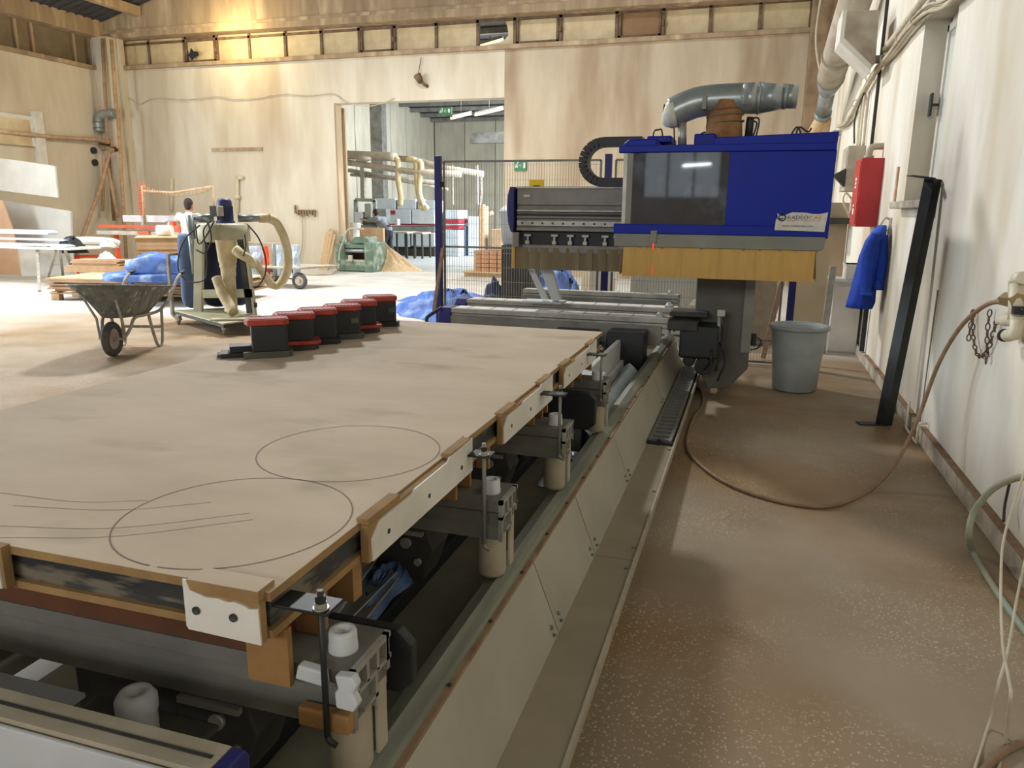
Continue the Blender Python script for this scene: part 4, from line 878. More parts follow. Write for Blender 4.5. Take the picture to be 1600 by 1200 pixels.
# PVC manifold on the right
t = thing('air_manifold', (1.2, 4.3, 1.0), 'white pipe manifold with valves on the right wall feeding the brown hose', 'manifold')
mp_ = lambda u, v, x=1.17: P(u, v, x=x)
B(MB().tube([mp_(1600, 434), mp_(1590, 434), mp_(1586, 440), mp_(1586, 470)], .028, 14).cyl(mp_(1587, 462)+V(0, 0, .05), mp_(1587, 500)+V(0, 0, 0), .033, n=14), 'riser_pipe', M_pvc, t)
B(MB().cyl(mp_(1572, 468), mp_(1592, 470), .036, n=6, smooth=False).cyl(mp_(1563, 470), mp_(1575, 470), .020, n=12), 'coupling', M_brass, t)
B(MB().cbox(mp_(1590, 484), (.05, .09, .035)).cyl(mp_(1590, 484), mp_(1600, 484), .006, n=8), 'valve_lever', M_black, t)
B(MB().tube([mp_(1590, 492), mp_(1588, 500), mp_(1572, 500)], .030, 14).cyl(mp_(1562, 500), mp_(1575, 500), .022, n=12), 'branch_pipe', M_pvc, t)
B(MB().tube([mp_(1590, 500), mp_(1588, 522), mp_(1575, 524)], .030, 14).cyl(mp_(1561, 524), mp_(1577, 524), .022, n=12), 'branch_pipe', M_pvc, t)
B(MB().cyl(mp_(1569, 524), mp_(1571, 524), .031, n=14), 'gasket', M_black, t)
# chains
def chain(pts, label):
    g_ = sline([P(*p, x=1.225) for p in pts], 6); tot = sum((b-a).length for a, b in zip(g_, g_[1:]))
    t = thing('wall_chain', g_[0], label, 'chain'); L_ = .036; d = 0; i = 0; n = int(tot/L_); acc = 0; k = 0
    res = []
    for s_ in range(n):
        want = (s_+.5)*L_; a_ = 0
        for a, b in zip(g_, g_[1:]):
            l = (b-a).length
            if a_+l >= want: res.append((a+(b-a)*((want-a_)/l), (b-a).normalized())); break
            a_ += l
    for k, (c, d_) in enumerate(res):
        u = d_.cross(V(1, 0, 0)).normalized() if k % 2 else V(1, 0, 0)
        pt = [c+d_*(.020*cos(a))+u*(.010*sin(a)) for a in [2*pi*i/10 for i in range(10)]]
        B(MB().tube(pt, .0035, 5, closed=True), 'link', M_chain, t)
chain([(1521, 484), (1517, 505), (1512, 540)], 'short left strand of rusty chain hanging on the right wall')
chain([(1521, 486), (1520, 520), (1526, 552), (1536, 556), (1546, 540), (1555, 510), (1560, 494)], 'slack looped rusty chain on the right wall under the hose')
chain([(1547, 484), (1543, 515), (1542, 545), (1540, 572)], 'longest straight strand of rusty chain hanging on the right wall')
# cables and hose in the lower right corner
def cab(pts, r, name, m, label, cat='cable'):
    tag(B(MB().tube(sline([P(u, v, x=x) if x is not None else P(u, v, z=.012) for u, v, x in pts], 8), r, 10), name, m), label, cat)
cab([(1612, 690, 1.1), (1598, 745, 1.05), (1570, 835, .98), (1564, 900, .92), (1566, 1000, .84), (1576, 1060, .78), (1579, 1090, .74), (1570, 1160, None), (1556, 1215, None)], .0045, 'white_cable', M_cable, 'thin white cable hanging at the right edge that swings right before reaching the floor')
cab([(1612, 830, 1.06), (1590, 930, .98), (1576, 1010, .88), (1560, 1070, .80), (1545, 1130, None), (1520, 1210, None)], .0045, 'white_cable', M_cable, 'thin white cable at the right edge crossing the other and ending further left')
cab([(1612, 745, 1.12), (1585, 748, 1.10), (1550, 765, 1.05), (1522, 800, 1.02), (1514, 835, 1.01), (1520, 862, None), (1545, 905, None), (1575, 950, None), (1612, 1000, None)], .014, 'green_hose', M_hoseg, 'thick pale green hose bending down to the floor at the right wall', 'hose')
cab([(1578, 752, 1.2), (1570, 790, 1.2), (1568, 815, 1.19)], .006, 'grey_cable', M_cabled, 'short grey cable end on the right wall behind the green hose')
cab([(1612, 1158, None), (1580, 1168, None), (1550, 1190, None), (1530, 1212, None)], .012, 'floor_hose', M_hose, 'brown hose lying in the bottom right corner of the floor', 'hose')
# floor crumbs near the steel foot
# ================================================================== FENCE AND THINGS BEHIND THE ROUTER
FY = 8.2
def post(x, z1, label, m=M_navy):
    t = thing('fence_post', (x, FY, 0), label, 'post', 'blue fence posts')
    B(MB().box(x-.035, x+.035, FY-.035, FY+.035, .008, z1), 'tube', m, t, bev=.004)
    B(MB().box(x-.07, x+.07, FY-.07, FY+.07, 0, .008), 'foot_plate', m, t)
    B(MB().box(x+.035, x+.075, FY-.02, FY+.02, z1-.34, z1-.28).box(x+.035, x+.075, FY-.02, FY+.02, .4, .46), 'bracket', M_black, t)
post(-3.44, 2.14, 'dark blue post at the free left end of the mesh fence')
post(-1.50, 2.14, 'dark blue fence post in the middle, behind the gantry chain')
post(.43, 2.10, 'dark blue fence post at the right end, behind the grey bin')
def mesh(x0, x1, z0, z1, mids, label):
    t = thing('mesh_panel', ((x0+x1)/2, FY, z0), label, 'fence panel', 'mesh fence panels')
    for a, b in (((x0, FY, z0), (x0, FY, z1)), ((x1, FY, z0), (x1, FY, z1)), ((x0, FY, z0), (x1, FY, z0)), ((x0, FY, z1), (x1, FY, z1))):
        B(MB().bar(a, b, .022, .022, up=(0, 1, 0)), 'frame_tube', M_alud, t)
    for z in mids: B(MB().bar((x0, FY, z), (x1, FY, z), .022, .022, up=(0, 1, 0)), 'cross_tube', M_alud, t)
    mb = MB(); n = int((x1-x0)/.030)
    for i in range(1, n): mb.bar((x0+i*.030, FY, z0), (x0+i*.030, FY, z1), .0035, .0035, up=(0, 1, 0))
    k = 1
    while z0+k*.16 < z1: mb.bar((x0, FY-.004, z0+k*.16), (x1, FY-.004, z0+k*.16), .0035, .0035, up=(0, 1, 0)); k += 1
    B(mb, 'wire_mesh', M_alu, t)['kind'] = 'stuff'
mesh(-3.37, -1.58, .12, 2.08, (1.14,), 'left mesh fence panel between the end post and the middle post')
mesh(-1.42, .33, .03, 2.08, (.26,), 'right mesh fence panel running behind the gantry column to the bin')
tag(B(MB().bar(P(692, 388, y=FY-.06), P(678, 486, y=FY-.30), .035, .03), 'brace_bar', M_rust), 'thin brown bar leaning against the left fence post', 'bar')
t = thing('warning_sign', P(838, 294, y=FY), 'small yellow warning sign on the mesh fence above the gantry beam', 'sign')
a, b = P(827, 281, y=FY-.02), P(850, 300, y=FY-.02)
B(MB().box(a.x, b.x, FY-.022, FY-.018, b.z, a.z), 'plate', M_yellow, t)
B(MB().box(a.x+.05, b.x-.05, FY-.027, FY-.022, b.z, b.z+.07), 'symbol', M_black, t)
# control cabinet with tilted white desk
t = thing('control_cabinet', P(805, 460, y=9.4), 'dark grey control cabinet behind the fence with a tilted white operator panel', 'cabinet')
a = P(783, 380, y=9.4)
B(MB().box(a.x, a.x+.40, 9.4, 9.9, 0, 1.12), 'body', M_dark, t, bev=.01)
B(MB().prism([(9.35, 1.55), (9.6, 1.62), (9.9, 1.15), (9.5, 1.12)], a.x-.02, a.x+.35, 'x'), 'operator_panel', M_bwhite, t, bev=.01)
t = tag(B(crumple((-4.3, 10.6, .0), 1.75, 1.4, .42, 11, n=30), 'blue_tarp', M_tarp), 'light blue tarpaulin heaped on the floor behind the left fence post', 'tarpaulin')
tag(B(crumple(tuple(P(662, 470, z=0)), .75, .7, .10, 12, n=18), 'blue_tarp', M_tarp), 'flat round end of blue tarpaulin on the floor left of the fence post', 'tarpaulin')
tag(B(crumple((-2.9, 11.4, 0), 1.3, 1.0, .72, 13, n=26), 'blue_tarp', M_tarp), 'deeper blue bundle of sheeting behind the mesh fence under the gantry beam', 'tarpaulin')
tag(B(crumple((-3.35, 10.0, 0), .45, .4, .62, 14, n=20), 'grey_bundle', M_bagd), 'dark grey crumpled bundle beside the control cabinet', 'bundle')
# timber on a pallet behind
t = thing('wood_pallet', (-4.9, 15.0, 0), 'small wooden pallet with short blocks stacked on it, behind the mesh fence', 'pallet')
o = P(790, 428, z=0); o.y -= 1.2
for k in range(3): B(MB().box(o.x-.7, o.x+.6, o.y+.1+k*.35, o.y+.22+k*.35, 0, .10), 'runner', M_wood, t)
for k in range(6): B(MB().box(o.x-.7, o.x+.6, o.y+k*.16, o.y+.12+k*.16, .10, .13), 'deck_board', M_wood, t)
for k in range(5):
    for j in range(5):
        B(MB().box(o.x-.45+j*.2, o.x-.27+j*.2, o.y+.1, o.y+.7, .13+k*.10, .22+k*.10), 'block', M_brick, t, bev=.006)
# low white things behind the mesh centre
tag(B(MB().box(-1.95, -1.66, 9.6, 9.9, 0, 1.02), 'white_box', M_whitecab, bev=.008), 'white box standing left of the middle fence post', 'box')
tag(B(MB().box(-1.38, -.25, 9.3, 9.9, 0, .98), 'pale_crate', M_panelw, bev=.01), 'long pale grey crate behind the mesh fence under the hood skirt', 'crate')
tag(B(MB().box(-2.35, -1.98, 11.0, 11.3, 0, 1.0), 'beige_crate', mat('beige_crate', s(222, 208, 176), s(206, 190, 158), 2, .7), bev=.008), 'cream box behind the mesh fence, between the blue bundle and the white box', 'box')
tag(B(MB().box(.02, .33, 9.4, 9.9, 0, .86), 'tan_sack', mat('tan_sack', s(176, 160, 136), s(156, 140, 116), 8, .9, bump=.3), bev=.04), 'tan bulky sack behind the fence right of the gantry column', 'sack')
tag(B(MB().bar(P(1222, 441, y=8.6), P(1192, 560, y=8.5), .055, .03), 'wood_plank', M_pole), 'reddish wooden plank leaning behind the fence left of the grey bin', 'plank')
# ================================================================== BACK WALL SMALL THINGS
def sign(u0, v0, u1, v1, y, label, hang=False):
    a, b = P(u0, v0, y=y), P(u1, v1, y=y)
    t = thing('exit_sign', ((a.x+b.x)/2, y, b.z), label, 'sign')
    B(MB().box(a.x, b.x, y-.03, y-.005 if not hang else y+.03, b.z, a.z), 'plate', M_signg, t, bev=.004)
    W, Hh = b.x-a.x, a.z-b.z; f = lambda p, q: (a.x+W*p, b.z+Hh*q); yy = y-.034
    L_ = lambda p, q, r_, s_, w_: mb.bar((f(p, q)[0], yy, f(p, q)[1]), (f(r_, s_)[0], yy, f(r_, s_)[1]), .006, w_, up=(0, 0, 1) if abs(r_-p) > abs(s_-q) else (1, 0, 0))
    mb = MB(); L_(.20, .50, .28, .68, .035); L_(.20, .50, .10, .30, .03); L_(.20, .50, .30, .30, .03); L_(.28, .62, .38, .50, .02); L_(.24, .64, .14, .56, .02)
    mb.cyl((f(.31, .78)[0], yy-.003, f(.31, .78)[1]), (f(.31, .78)[0], yy+.003, f(.31, .78)[1]), Hh*.08, n=12)
    B(mb, 'running_figure', M_signw, t)
    mb = MB(); L_(.46, .5, .62, .5, .03); x1, z1 = f(.66, .5); mb.prism([(x1, z1), (x1-.05, z1+.05), (x1-.05, z1-.05)], yy-.003, yy+.003); B(mb, 'arrow', M_signw, t)
    x0, z0 = f(.74, .25); B(MB().box(x0, x0+W*.16, yy-.003, yy+.003, z0, z0+Hh*.5), 'door_symbol', M_signw, t)
    if hang:
        for p in (.2, .8): B(MB().cyl((a.x+W*p, y, a.z-.01), (a.x+W*p, y, 6.5), .008, n=6), 'hanging_rod', M_steel, t)
sign(804, 250, 823, 267, YB, 'green exit sign with running figure on the back wall right of the doorway')
sign(686, 168, 706, 179, YB+.5, 'pale green exit sign hanging in the top of the doorway', True)
wc = [P(u, v, y=YB-.03) for u, v in [(186, 157), (200, 153), (218, 163), (240, 154), (290, 156), (340, 151), (365, 155), (400, 153), (440, 147), (480, 150), (521, 147)]]
wc += [P(u, v, y=YB-.05) for u, v in [(540, 160), (575, 166), (600, 160), (615, 154)]]
tag(B(MB().tube(sline(wc, 5), .012, 6), 'wall_cable', M_cable), 'thin wavy cable strung across the back wall and drooping over the doorway corner', 'cable')
t = thing('wall_sensor', P(652, 124, y=YB), 'small dusty motion sensor on the back wall above the doorway', 'lamp')  # stands for a motion sensor, gives no light
a = P(652, 118, y=YB-.12)
B(MB().cyl(a, a+V(.10, -.02, -.16), .10, .06, n=14), 'head', M_frame, t)
B(MB().tube([a+V(.05, 0, -.08), a+V(.15, .05, -.20), a+V(.22, .12, -.24)], .04, 8), 'arm', M_frame, t)
B(MB().tube([a+V(.0, .06, .05), P(658, 90, y=YB-.05)], .008, 6), 'cable', M_cabled, t)
tag(B(MB().prism([(0, 0), (.10, .06), (.14, .18), (.20, .10), (.34, .08), (.36, -.02), (.22, -.04), (.14, -.12), (.08, -.03)], 0, .03, 'y'), 'dark_rag', M_black), 'dark rag stuck on the clerestory window near the left corner', 'rag').location = P(302, 94, y=YB-.06)
# rack of brushes with a hose on the back wall, pipes, hooks
t = thing('tool_rack', P(475, 333, y=YB-.1), 'rusty rack of brushes on the back wall with a thin hose hanging from it', 'rack')
a, b = P(462, 329, y=YB-.06), P(492, 329, y=YB-.06)
B(MB().bar(a, b, .06, .04), 'rail', M_rust, t)
for k in range(8): x = a.x+(b.x-a.x)*k/7; B(MB().box(x-.02, x+.02, YB-.1, YB-.05, a.z-.08-.10*((k*37) % 5)/5, a.z+.02+.12*(k == 0)), 'brush', M_rust, t)
B(MB().tube(sline([P(u, v, y=YB-.08) for u, v in [(472, 335), (473, 360), (472, 385), (466, 410)]], 5), .012, 6), 'hose', M_galvd, t)
for k, (u, v0, v1, lab) in enumerate(((268, 278, 330, 'thin pale vertical pipe on the back wall behind the orange frame'), (371, 278, 332, 'thicker pale vertical pipe with a tee on the back wall right of the blue motor'))):
    a, b = P(u, v0, y=YB-.05), P(u, v1, y=YB-.05); mb = MB().cyl(a, b, .05, n=10)
    if k: mb.cyl(a+V(-.03, 0, 0), a+V(.2, 0, 0), .05, n=10).cyl(a+(b-a)*.5, a+(b-a)*.5+V(0, 0, -.1), .09, n=12)
    tag(B(mb, 'wall_pipe', M_pvc), lab, 'pipe')
tag(B(MB().box(P(332, 238, y=YB).x, P(411, 238, y=YB).x, YB-.03, YB, P(0, 242, y=YB).z-.0, P(0, 242, y=YB).z+.09), 'wall_patch', M_conc), 'long grey painted ledge on the back wall left of the doorway', 'patch')  # raised slab standing for a grey painted patch on the wall
# left corner: elbow duct, shelf, leaning poles
cy_ = YB-.62
cp = lambda u, v, y=cy_: P(u, v, y=y)
t = thing('corner_duct', cp(165, 190), 'galvanised elbow duct on the column in the left corner', 'duct')
B(MB().tube(sline([cp(181, 178), cp(168, 178), cp(158, 182), cp(155, 192), cp(156, 206)], 5), .13, 16), 'elbow', M_galv, t)
for v_ in (190, 199): B(MB().cyl(cp(155, v_), cp(155.2, v_+2), .145, n=16), 'collar', M_galv, t)
t = thing('corner_shelf', cp(168, 235), 'small tilted wooden shelf on the corner column under the elbow duct', 'shelf')
B(MB().loft([[cp(152, 227), cp(170, 236), cp(187, 237), cp(172, 228)], [cp(152, 224), cp(170, 233), cp(187, 234), cp(172, 225)]], smooth=False), 'board', M_pole, t)
B(MB().box(cp(155, 222).x, cp(172, 222).x, cy_+.02, cy_+.25, cp(0, 222).z-.25, cp(0, 222).z), 'box', M_pole, t)
tag(B(MB().tube([cp(172, 236, 17.2), cp(160, 285, 16.9), cp(128, 372, 16.3), cp(116, 415, 16.0)], .045, 8), 'leaning_pole', M_pole), 'long thin pole leaning left from the corner shelf', 'pole')
for k, (a, b, m) in enumerate((((160, 60), (168, 225), M_pole), ((174, 62), (182, 175), M_pole), ((170, 240), (178, 345), M_rust), ((184, 170), (198, 412), M_pole), ((166, 250), (184, 340), M_pole), ((163, 245), (160, 330), M_pole))):
    tag(B(MB().tube([cp(*a, cy_-.06*k), cp(*b, cy_-.06*k-.05)], .045, 8), 'corner_pipe', m), ['pale upper pipe on the left face of the corner column', 'pale upper pipe on the right face of the corner column, above the elbow duct', 'rust-brown upright pipe below the tilted corner shelf', 'long pale pole right of the elbow duct, leaning down the column edge', 'middle thin pole of the cluster below the corner shelf', 'leftmost short pole of the cluster below the corner shelf'][k], 'pipe', 'pipes and poles in the left corner')
tag(B(MB().tube([P(0, 205, x=XL+.1), P(80, 214, x=XL+.1), P(150, 218, x=XL+.15), cp(172, 222)], .05, 8), 'wall_pipe', M_pole), 'long brownish pipe running along the left wall to the corner', 'pipe')

# ================================================================== LEFT SIDE OF THE HALL
def place(t, loc, rz): t.location = Vector(loc); t.rotation_euler.z = rz
# wheelbarrow, built with its wheel at the origin and handles towards -x
t = thing('wheelbarrow', (0, 0, 0), 'mortar-splashed grey steel wheelbarrow standing on the floor behind the work board', 'wheelbarrow')
def tray(z, xf, xb, w_):
    return [V(xf, -w_*.42, z), V(xf+.03, 0, z), V(xf, w_*.42, z), V(xf-.12, w_*.62, z), V((xf+xb)/2, w_*.70, z), V(xb+.1, w_*.66, z), V(xb, w_*.45, z), V(xb-.02, 0, z), V(xb, -w_*.45, z), V(xb+.1, -w_*.66, z), V((xf+xb)/2, -w_*.70, z), V(xf-.12, -w_*.62, z)]
def tilt(lp, k, z0): return [V(p.x, p.y, p.z + k*(p.x+.4)) for p in lp]
L0 = tilt(tray(.40, -.06, -.62, .26), .0, 0); L1 = tilt(tray(.56, .10, -.78, .38), .07, 0); L2 = tilt(tray(.71, .30, -.92, .50), .10, 0)
L3 = [V(p.x*.985, p.y*.975, p.z-.004) for p in L2]; L4 = [V(p.x*.97, p.y*.96, p.z+.004) for p in L1]; L5 = [V(p.x*.96, p.y*.95, p.z+.008) for p in L0]
B(MB().loft([L5, L4, L3, L2, L1, L0], smooth=False), 'tray', M_barrow, t)
B(MB().tube(L2, .010, 8, closed=True), 'tray_rim', M_barrow, t)
wh = B(MB().tube([(.145*cos(a), 0, .185+.145*sin(a)) for a in [2*pi*i/28 for i in range(28)]], .042, 10, closed=True), 'wheel', M_tyre, t)
B(MB().cyl((0, -.022, .185), (0, .022, .185), .112, n=24).cyl((0, -.04, .185), (0, .04, .185), .03, n=14), 'rim_disc', M_tube, wh)
B(MB().cyl((0, -.13, .185), (0, .13, .185), .016, n=12), 'axle', M_tube, t)
for sy in (-1, 1):
    B(MB().tube(sline([(0, sy*.125, .185), (-.10, sy*.15, .28), (-.18, sy*.17, .385), (-.35, sy*.20, .395), (-.62, sy*.24, .41), (-.80, sy*.28, .52), (-1.02, sy*.30, .72), (-1.16, sy*.30, .79)], 5), .018, 10), 'handle_tube', M_tube, t)
    B(MB().tube([(-1.13, sy*.30, .777), (-1.24, sy*.30, .80)], .023, 10), 'grip', M_black, t)
    B(MB().tube(sline([(-.42, sy*.21, .39), (-.50, sy*.21, .16), (-.58, sy*.21, .018), (-.68, sy*.21, .03), (-.70, sy*.22, .20), (-.68, sy*.24, .41)], 5), .017, 10), 'leg', M_tube, t)
    B(MB().tube([(0, sy*.125, .185), (.02, sy*.13, .40), (.16, sy*.16, .62)], .013, 8), 'front_brace', M_tube, t)
B(MB().bar((-.66, -.22, .22), (-.66, .22, .22), .03, .03), 'cross_bar', M_tube, t)
q = P(176, 557, z=0); place(t, (q.x, q.y+.02, 0), radians(-72))
# dust collector on its trolley
CY = 8.5
k_ = lambda u, v, y=CY: P(u, v, y=y)
o = P(345, 505, y=CY); o.z = 0
t = thing('dust_collector', (o.x, o.y, 0), 'cream dust collector with a blue motor, filter bags and hoses on a wheeled wooden trolley', 'dust collector')
pf = [P(*p, z=.16) for p in [(272, 486), (349, 507), (421, 498), (362, 482)]]
B(MB().prism([(p.x, p.y) for p in pf], .155, .175, 'z'), 'deck', M_cream, t, bev=.004)
B(MB().prism([(p.x*1.0, p.y) for p in pf], .115, .150, 'z'), 'deck_frame', M_dark, t, bev=.004)
b0 = pf[1]; b1 = pf[2]
B(MB().bar(P(330, 499, z=.19), P(421, 497, z=.19), .16, .018), 'deck_plank', M_cream, t)
for (u, v) in ((279, 507), (351, 522), (413, 508)):
    q = P(u, v, z=.0); c = B(MB().cyl((q.x-.012, q.y, .045), (q.x+.012, q.y+.01, .045), .045, n=18), 'caster', M_galvd, t)
    B(MB().prism([(q.x-.02, .06), (q.x+.045, .06), (q.x+.03, .12), (q.x-.03, .12)], q.y-.03, q.y+.03, 'y'), 'caster_fork', M_galvd, c)
# push handle
B(MB().bar(k_(270, 492), k_(262, 398), .035, .045).bar(k_(262, 398), k_(291, 396, 8.9), .03, .035).bar(k_(270, 492), k_(282, 500), .03, .04), 'push_handle', M_tube, t)
# legs
for (a, b, m, w_) in (((310, 492), (312, 374), M_cream, .13), ((398, 492), (383, 374), M_cream, .05), ((392, 489), (377, 374), M_dark, .10)):
    B(MB().bar(k_(*a), k_(*b), w_, .05, up=(0, 1, 0)), 'leg', m, t, bev=.004)
B(MB().bar(k_(318, 459), k_(396, 458), .05, .11), 'cross_plate', M_cream, t)
B(MB().bar(k_(322, 397, 8.9), k_(380, 397, 8.9), .05, .11), 'cross_plate', M_cream, t)
# drum
dc = k_(349, 360, 8.8); zt, zb = k_(0, 346).z, k_(0, 369).z
B(MB().lathe([(.001, zt+.03), (.30, zt+.02), (.345, zt), (.345, zb), (.33, zb-.01), (.001, zb-.01)], (dc.x, dc.y, 0), 40), 'drum', M_cream, t)
# motor
mc = k_(352, 340, 8.8)
B(MB().lathe([(.001, .33), (.07, .325), (.092, .30), (.098, .26), (.098, .05), (.12, .03), (.12, 0)], (mc.x, mc.y, zt+.02), 28), 'motor', M_motor, t)
mb = MB()
for i in range(20): a = 2*pi*i/20; mb.cbox((mc.x+.10*cos(a), mc.y+.10*sin(a), zt+.16), (.012, .006, .18), rotm(0, 0, a))
B(mb, 'motor_fins', M_motor, t)['kind'] = 'stuff'
B(MB().cbox(k_(337, 330, 8.6), (.12, .1, .14)), 'switch_box', M_dark, t, bev=.01)
B(MB().cbox(k_(344, 330, 8.55), (.04, .1, .13)), 'terminal_box', M_galvd, t, bev=.01)
B(MB().cyl(k_(302, 341, 8.7), k_(330, 341, 8.7), .055, n=16), 'inlet_pipe', M_galv, t)
B(MB().cyl(k_(296, 336, 8.6), k_(306, 428, 8.6), .05, n=16), 'side_pipe', M_galv, t)
B(MB().cbox(k_(310, 422, 8.55), (.07, .06, .08)), 'latch', M_dark, t, bev=.006)
B(MB().cyl(k_(372, 341, 8.9), k_(419, 341, 9.1), .052, n=16), 'outlet_pipe', M_galv, t)
B(MB().cyl(k_(405, 341, 9.05), k_(421, 341, 9.1), .060, n=16), 'pipe_collar', M_hosec, t)
# bags
bc = k_(297, 430, 8.75)
def bag(cx, cy, z0, z1, r, m, nm='filter_bag'):
    B(MB().loft([[V(cx+r*k*(1+.06*sin(4*a+z*3))*cos(a), cy+r*k*(1+.06*sin(3*a+z*4))*sin(a), z0+(z1-z0)*z) for a in [2*pi*i/28 for i in range(28)]] for z, k in ((0, .3), (.04, .85), (.15, 1.02), (.35, .96), (.6, 1.05), (.85, .96), (.97, .9), (1, .5))]), nm, m, t)
bag(bc.x, bc.y, .18, 1.20, .135, M_bag)
q = k_(340, 430, 9.0); bag(q.x-.02, q.y, .18, 1.12, .20, M_bagd)
q = k_(372, 430, 9.1); bag(q.x, q.y, .20, .95, .12, M_bagd)
# central cyclone tube
q = k_(355, 400, 8.5)
B(MB().lathe([(.085, .20), (.085, .66), (.095, .68), (.095, .76), (.10, .78), (.11, .80), (.10, .82), (.115, .86), (.135, 1.14)], (q.x, q.y, 0), 28), 'cyclone_tube', M_hosec, t)
B(MB().tube(sline([k_(368, 390, 8.4), k_(378, 398, 8.4), k_(388, 404, 8.45), k_(396, 414, 8.6)], 5), [.065]*5+[.06]*5+[.055]*5+[.05], 16), 'side_branch', M_hosec, t)
B(MB().tube(sline([k_(338, 434, 8.35), k_(346, 455, 8.3), k_(357, 475, 8.25), k_(365, 489, 8.2)], 6), [.062]*6+[.070]*6+[.068]*7, 18), 'outlet_hose', M_hosec, t)
B(MB().tube(sline([k_(419, 341, 9.1), k_(432, 348, 9.2), k_(444, 372, 9.3), k_(450, 400, 9.4), k_(448, 425, 9.4), k_(436, 445, 9.3), k_(424, 444, 9.2), k_(412, 428, 9.0), k_(400, 412, 8.8), k_(390, 408, 8.6)], 6), [.062]*30+[.055]*12+[.048]*13, 16), 'big_hose', M_hosec, t)
for pts in ([(312, 352), (290, 372), (279, 400), (280, 425), (295, 440), (318, 438), (323, 420), (322, 390), (318, 360), (330, 345)], [(312, 340), (325, 350), (330, 375), (320, 395), (306, 390)], [(386, 350), (404, 372), (414, 400), (415, 425), (405, 445), (394, 448)], [(335, 345), (320, 372), (310, 380), (305, 350)], [(382, 366), (384, 385), (380, 400)]):
    B(MB().tube(sline([k_(*p, 8.3) for p in pts], 5), .010, 6), 'cable', M_cabled, t)
B(MB().cyl(k_(399, 473), k_(399, 480), .025, n=10), 'knob', M_dark, t)
# overhead orange air line frame with coiled hose
t = thing('air_line_frame', P(225, 340, y=13.6), 'orange air-line frame with a spiral hose above the orange saw', 'frame')
fr = lambda u, v: P(u, v, y=13.6)
B(MB().tube([fr(226, 350), fr(223, 296), fr(222, 290)], .030, 8).tube([fr(222, 298), fr(270, 301), fr(333, 291), fr(335, 330)], .024, 8), 'pipe_frame', M_pole, t)
pts = sline([fr(222, 291), fr(245, 299), fr(272, 304), fr(305, 302), fr(332, 293)], 30); n_ = len(pts)
B(MB().tube([p+V(0, .035*cos(i*1.2), .035*sin(i*1.2)) for i, p in enumerate(pts)], .007, 5), 'spiral_hose', M_pole, t)
pts = sline([fr(220, 292), fr(219, 315), fr(222, 340)], 30)
B(MB().tube([p+V(.04*cos(i*1.2), .04*sin(i*1.2), 0) for i, p in enumerate(pts)], .008, 5), 'spiral_hose', M_orange, t)
B(MB().tube([fr(222, 291)+V(.07*cos(a), 0, .07*sin(a)) for a in [2*pi*i/16 for i in range(16)]], .012, 6, closed=True), 'reel', M_orange, t)
# orange saw
oy = 13.9; oq = lambda u, v: P(u, v, y=oy)
t = thing('panel_saw', (oq(220, 360).x, oy, 0), 'orange and grey panel saw with a long grey beam behind the board stacks', 'saw')
a, b = oq(180, 336), oq(302, 349)
B(MB().box(a.x, b.x, oy+.2, oy+.45, b.z, a.z), 'saw_beam', M_lightgrey, t, bev=.01)
B(MB().box(oq(213, 335).x, oq(216, 335).x, oy+.12, oy+.2, oq(0, 350).z, oq(0, 333).z), 'bracket', M_galv, t)
a, b = oq(156, 351), oq(254, 357); B(MB().prism([(a.x, a.z), (b.x, a.z), (b.x+.05, b.z), (a.x, b.z-.01)], oy-.05, oy+.15), 'saw_table', M_orange, t, bev=.006)
a, b = oq(156, 360), oq(285, 369); B(MB().box(a.x, b.x, oy-.1, oy+.6, b.z, a.z), 'lower_table', M_galvd, t, bev=.006)
a, b = oq(222, 361), oq(240, 366); B(MB().box(a.x, b.x, oy-.14, oy-.1, b.z, a.z), 'red_block', M_orange, t)
for u in (171, 281): a, b = oq(u-2, 362), oq(u+2, 430); B(MB().box(a.x, b.x, oy+.2, oy+.3, 0, a.z), 'leg', M_orange, t, bev=.004)
a = oq(265, 352)
B(MB().cyl(a+V(0, 0, -.15), a+V(0, 0, .10), .05, n=12).cyl(a+V(-.1, 0, .05), a+V(.1, 0, .05), .03, n=10).cbox(a+V(0, 0, -.1), (.25, .1, .06)), 'feed_unit', M_galv, t)
a = oq(277, 358); B(MB().cbox(a, (.25, .12, .16)).cbox(a+V(-.1, 0, .12), (.1, .1, .1)), 'motor_block', M_orange, t, bev=.02)
# grey saw beam right of the collector
tag(B(MB().box(P(383, 370, y=13.9).x, P(434, 370, y=13.9).x, 13.9, 14.1, P(0, 374, y=13.9).z, P(0, 369, y=13.9).z).box(P(386, 376, y=13.9).x, P(406, 376, y=13.9).x, 13.85, 14.1, P(0, 380, y=13.9).z, P(0, 375, y=13.9).z).box(P(388, 376, y=13.9).x, P(392, 376, y=13.9).x, 13.9, 14.0, 0, P(0, 376, y=13.9).z).box(P(430, 376, y=13.9).x, P(433, 376, y=13.9).x, 13.9, 14.0, 0, P(0, 372, y=13.9).z), 'rail_bench', M_galvd), 'narrow grey rail bench against the back wall behind the big cream hose', 'bench')
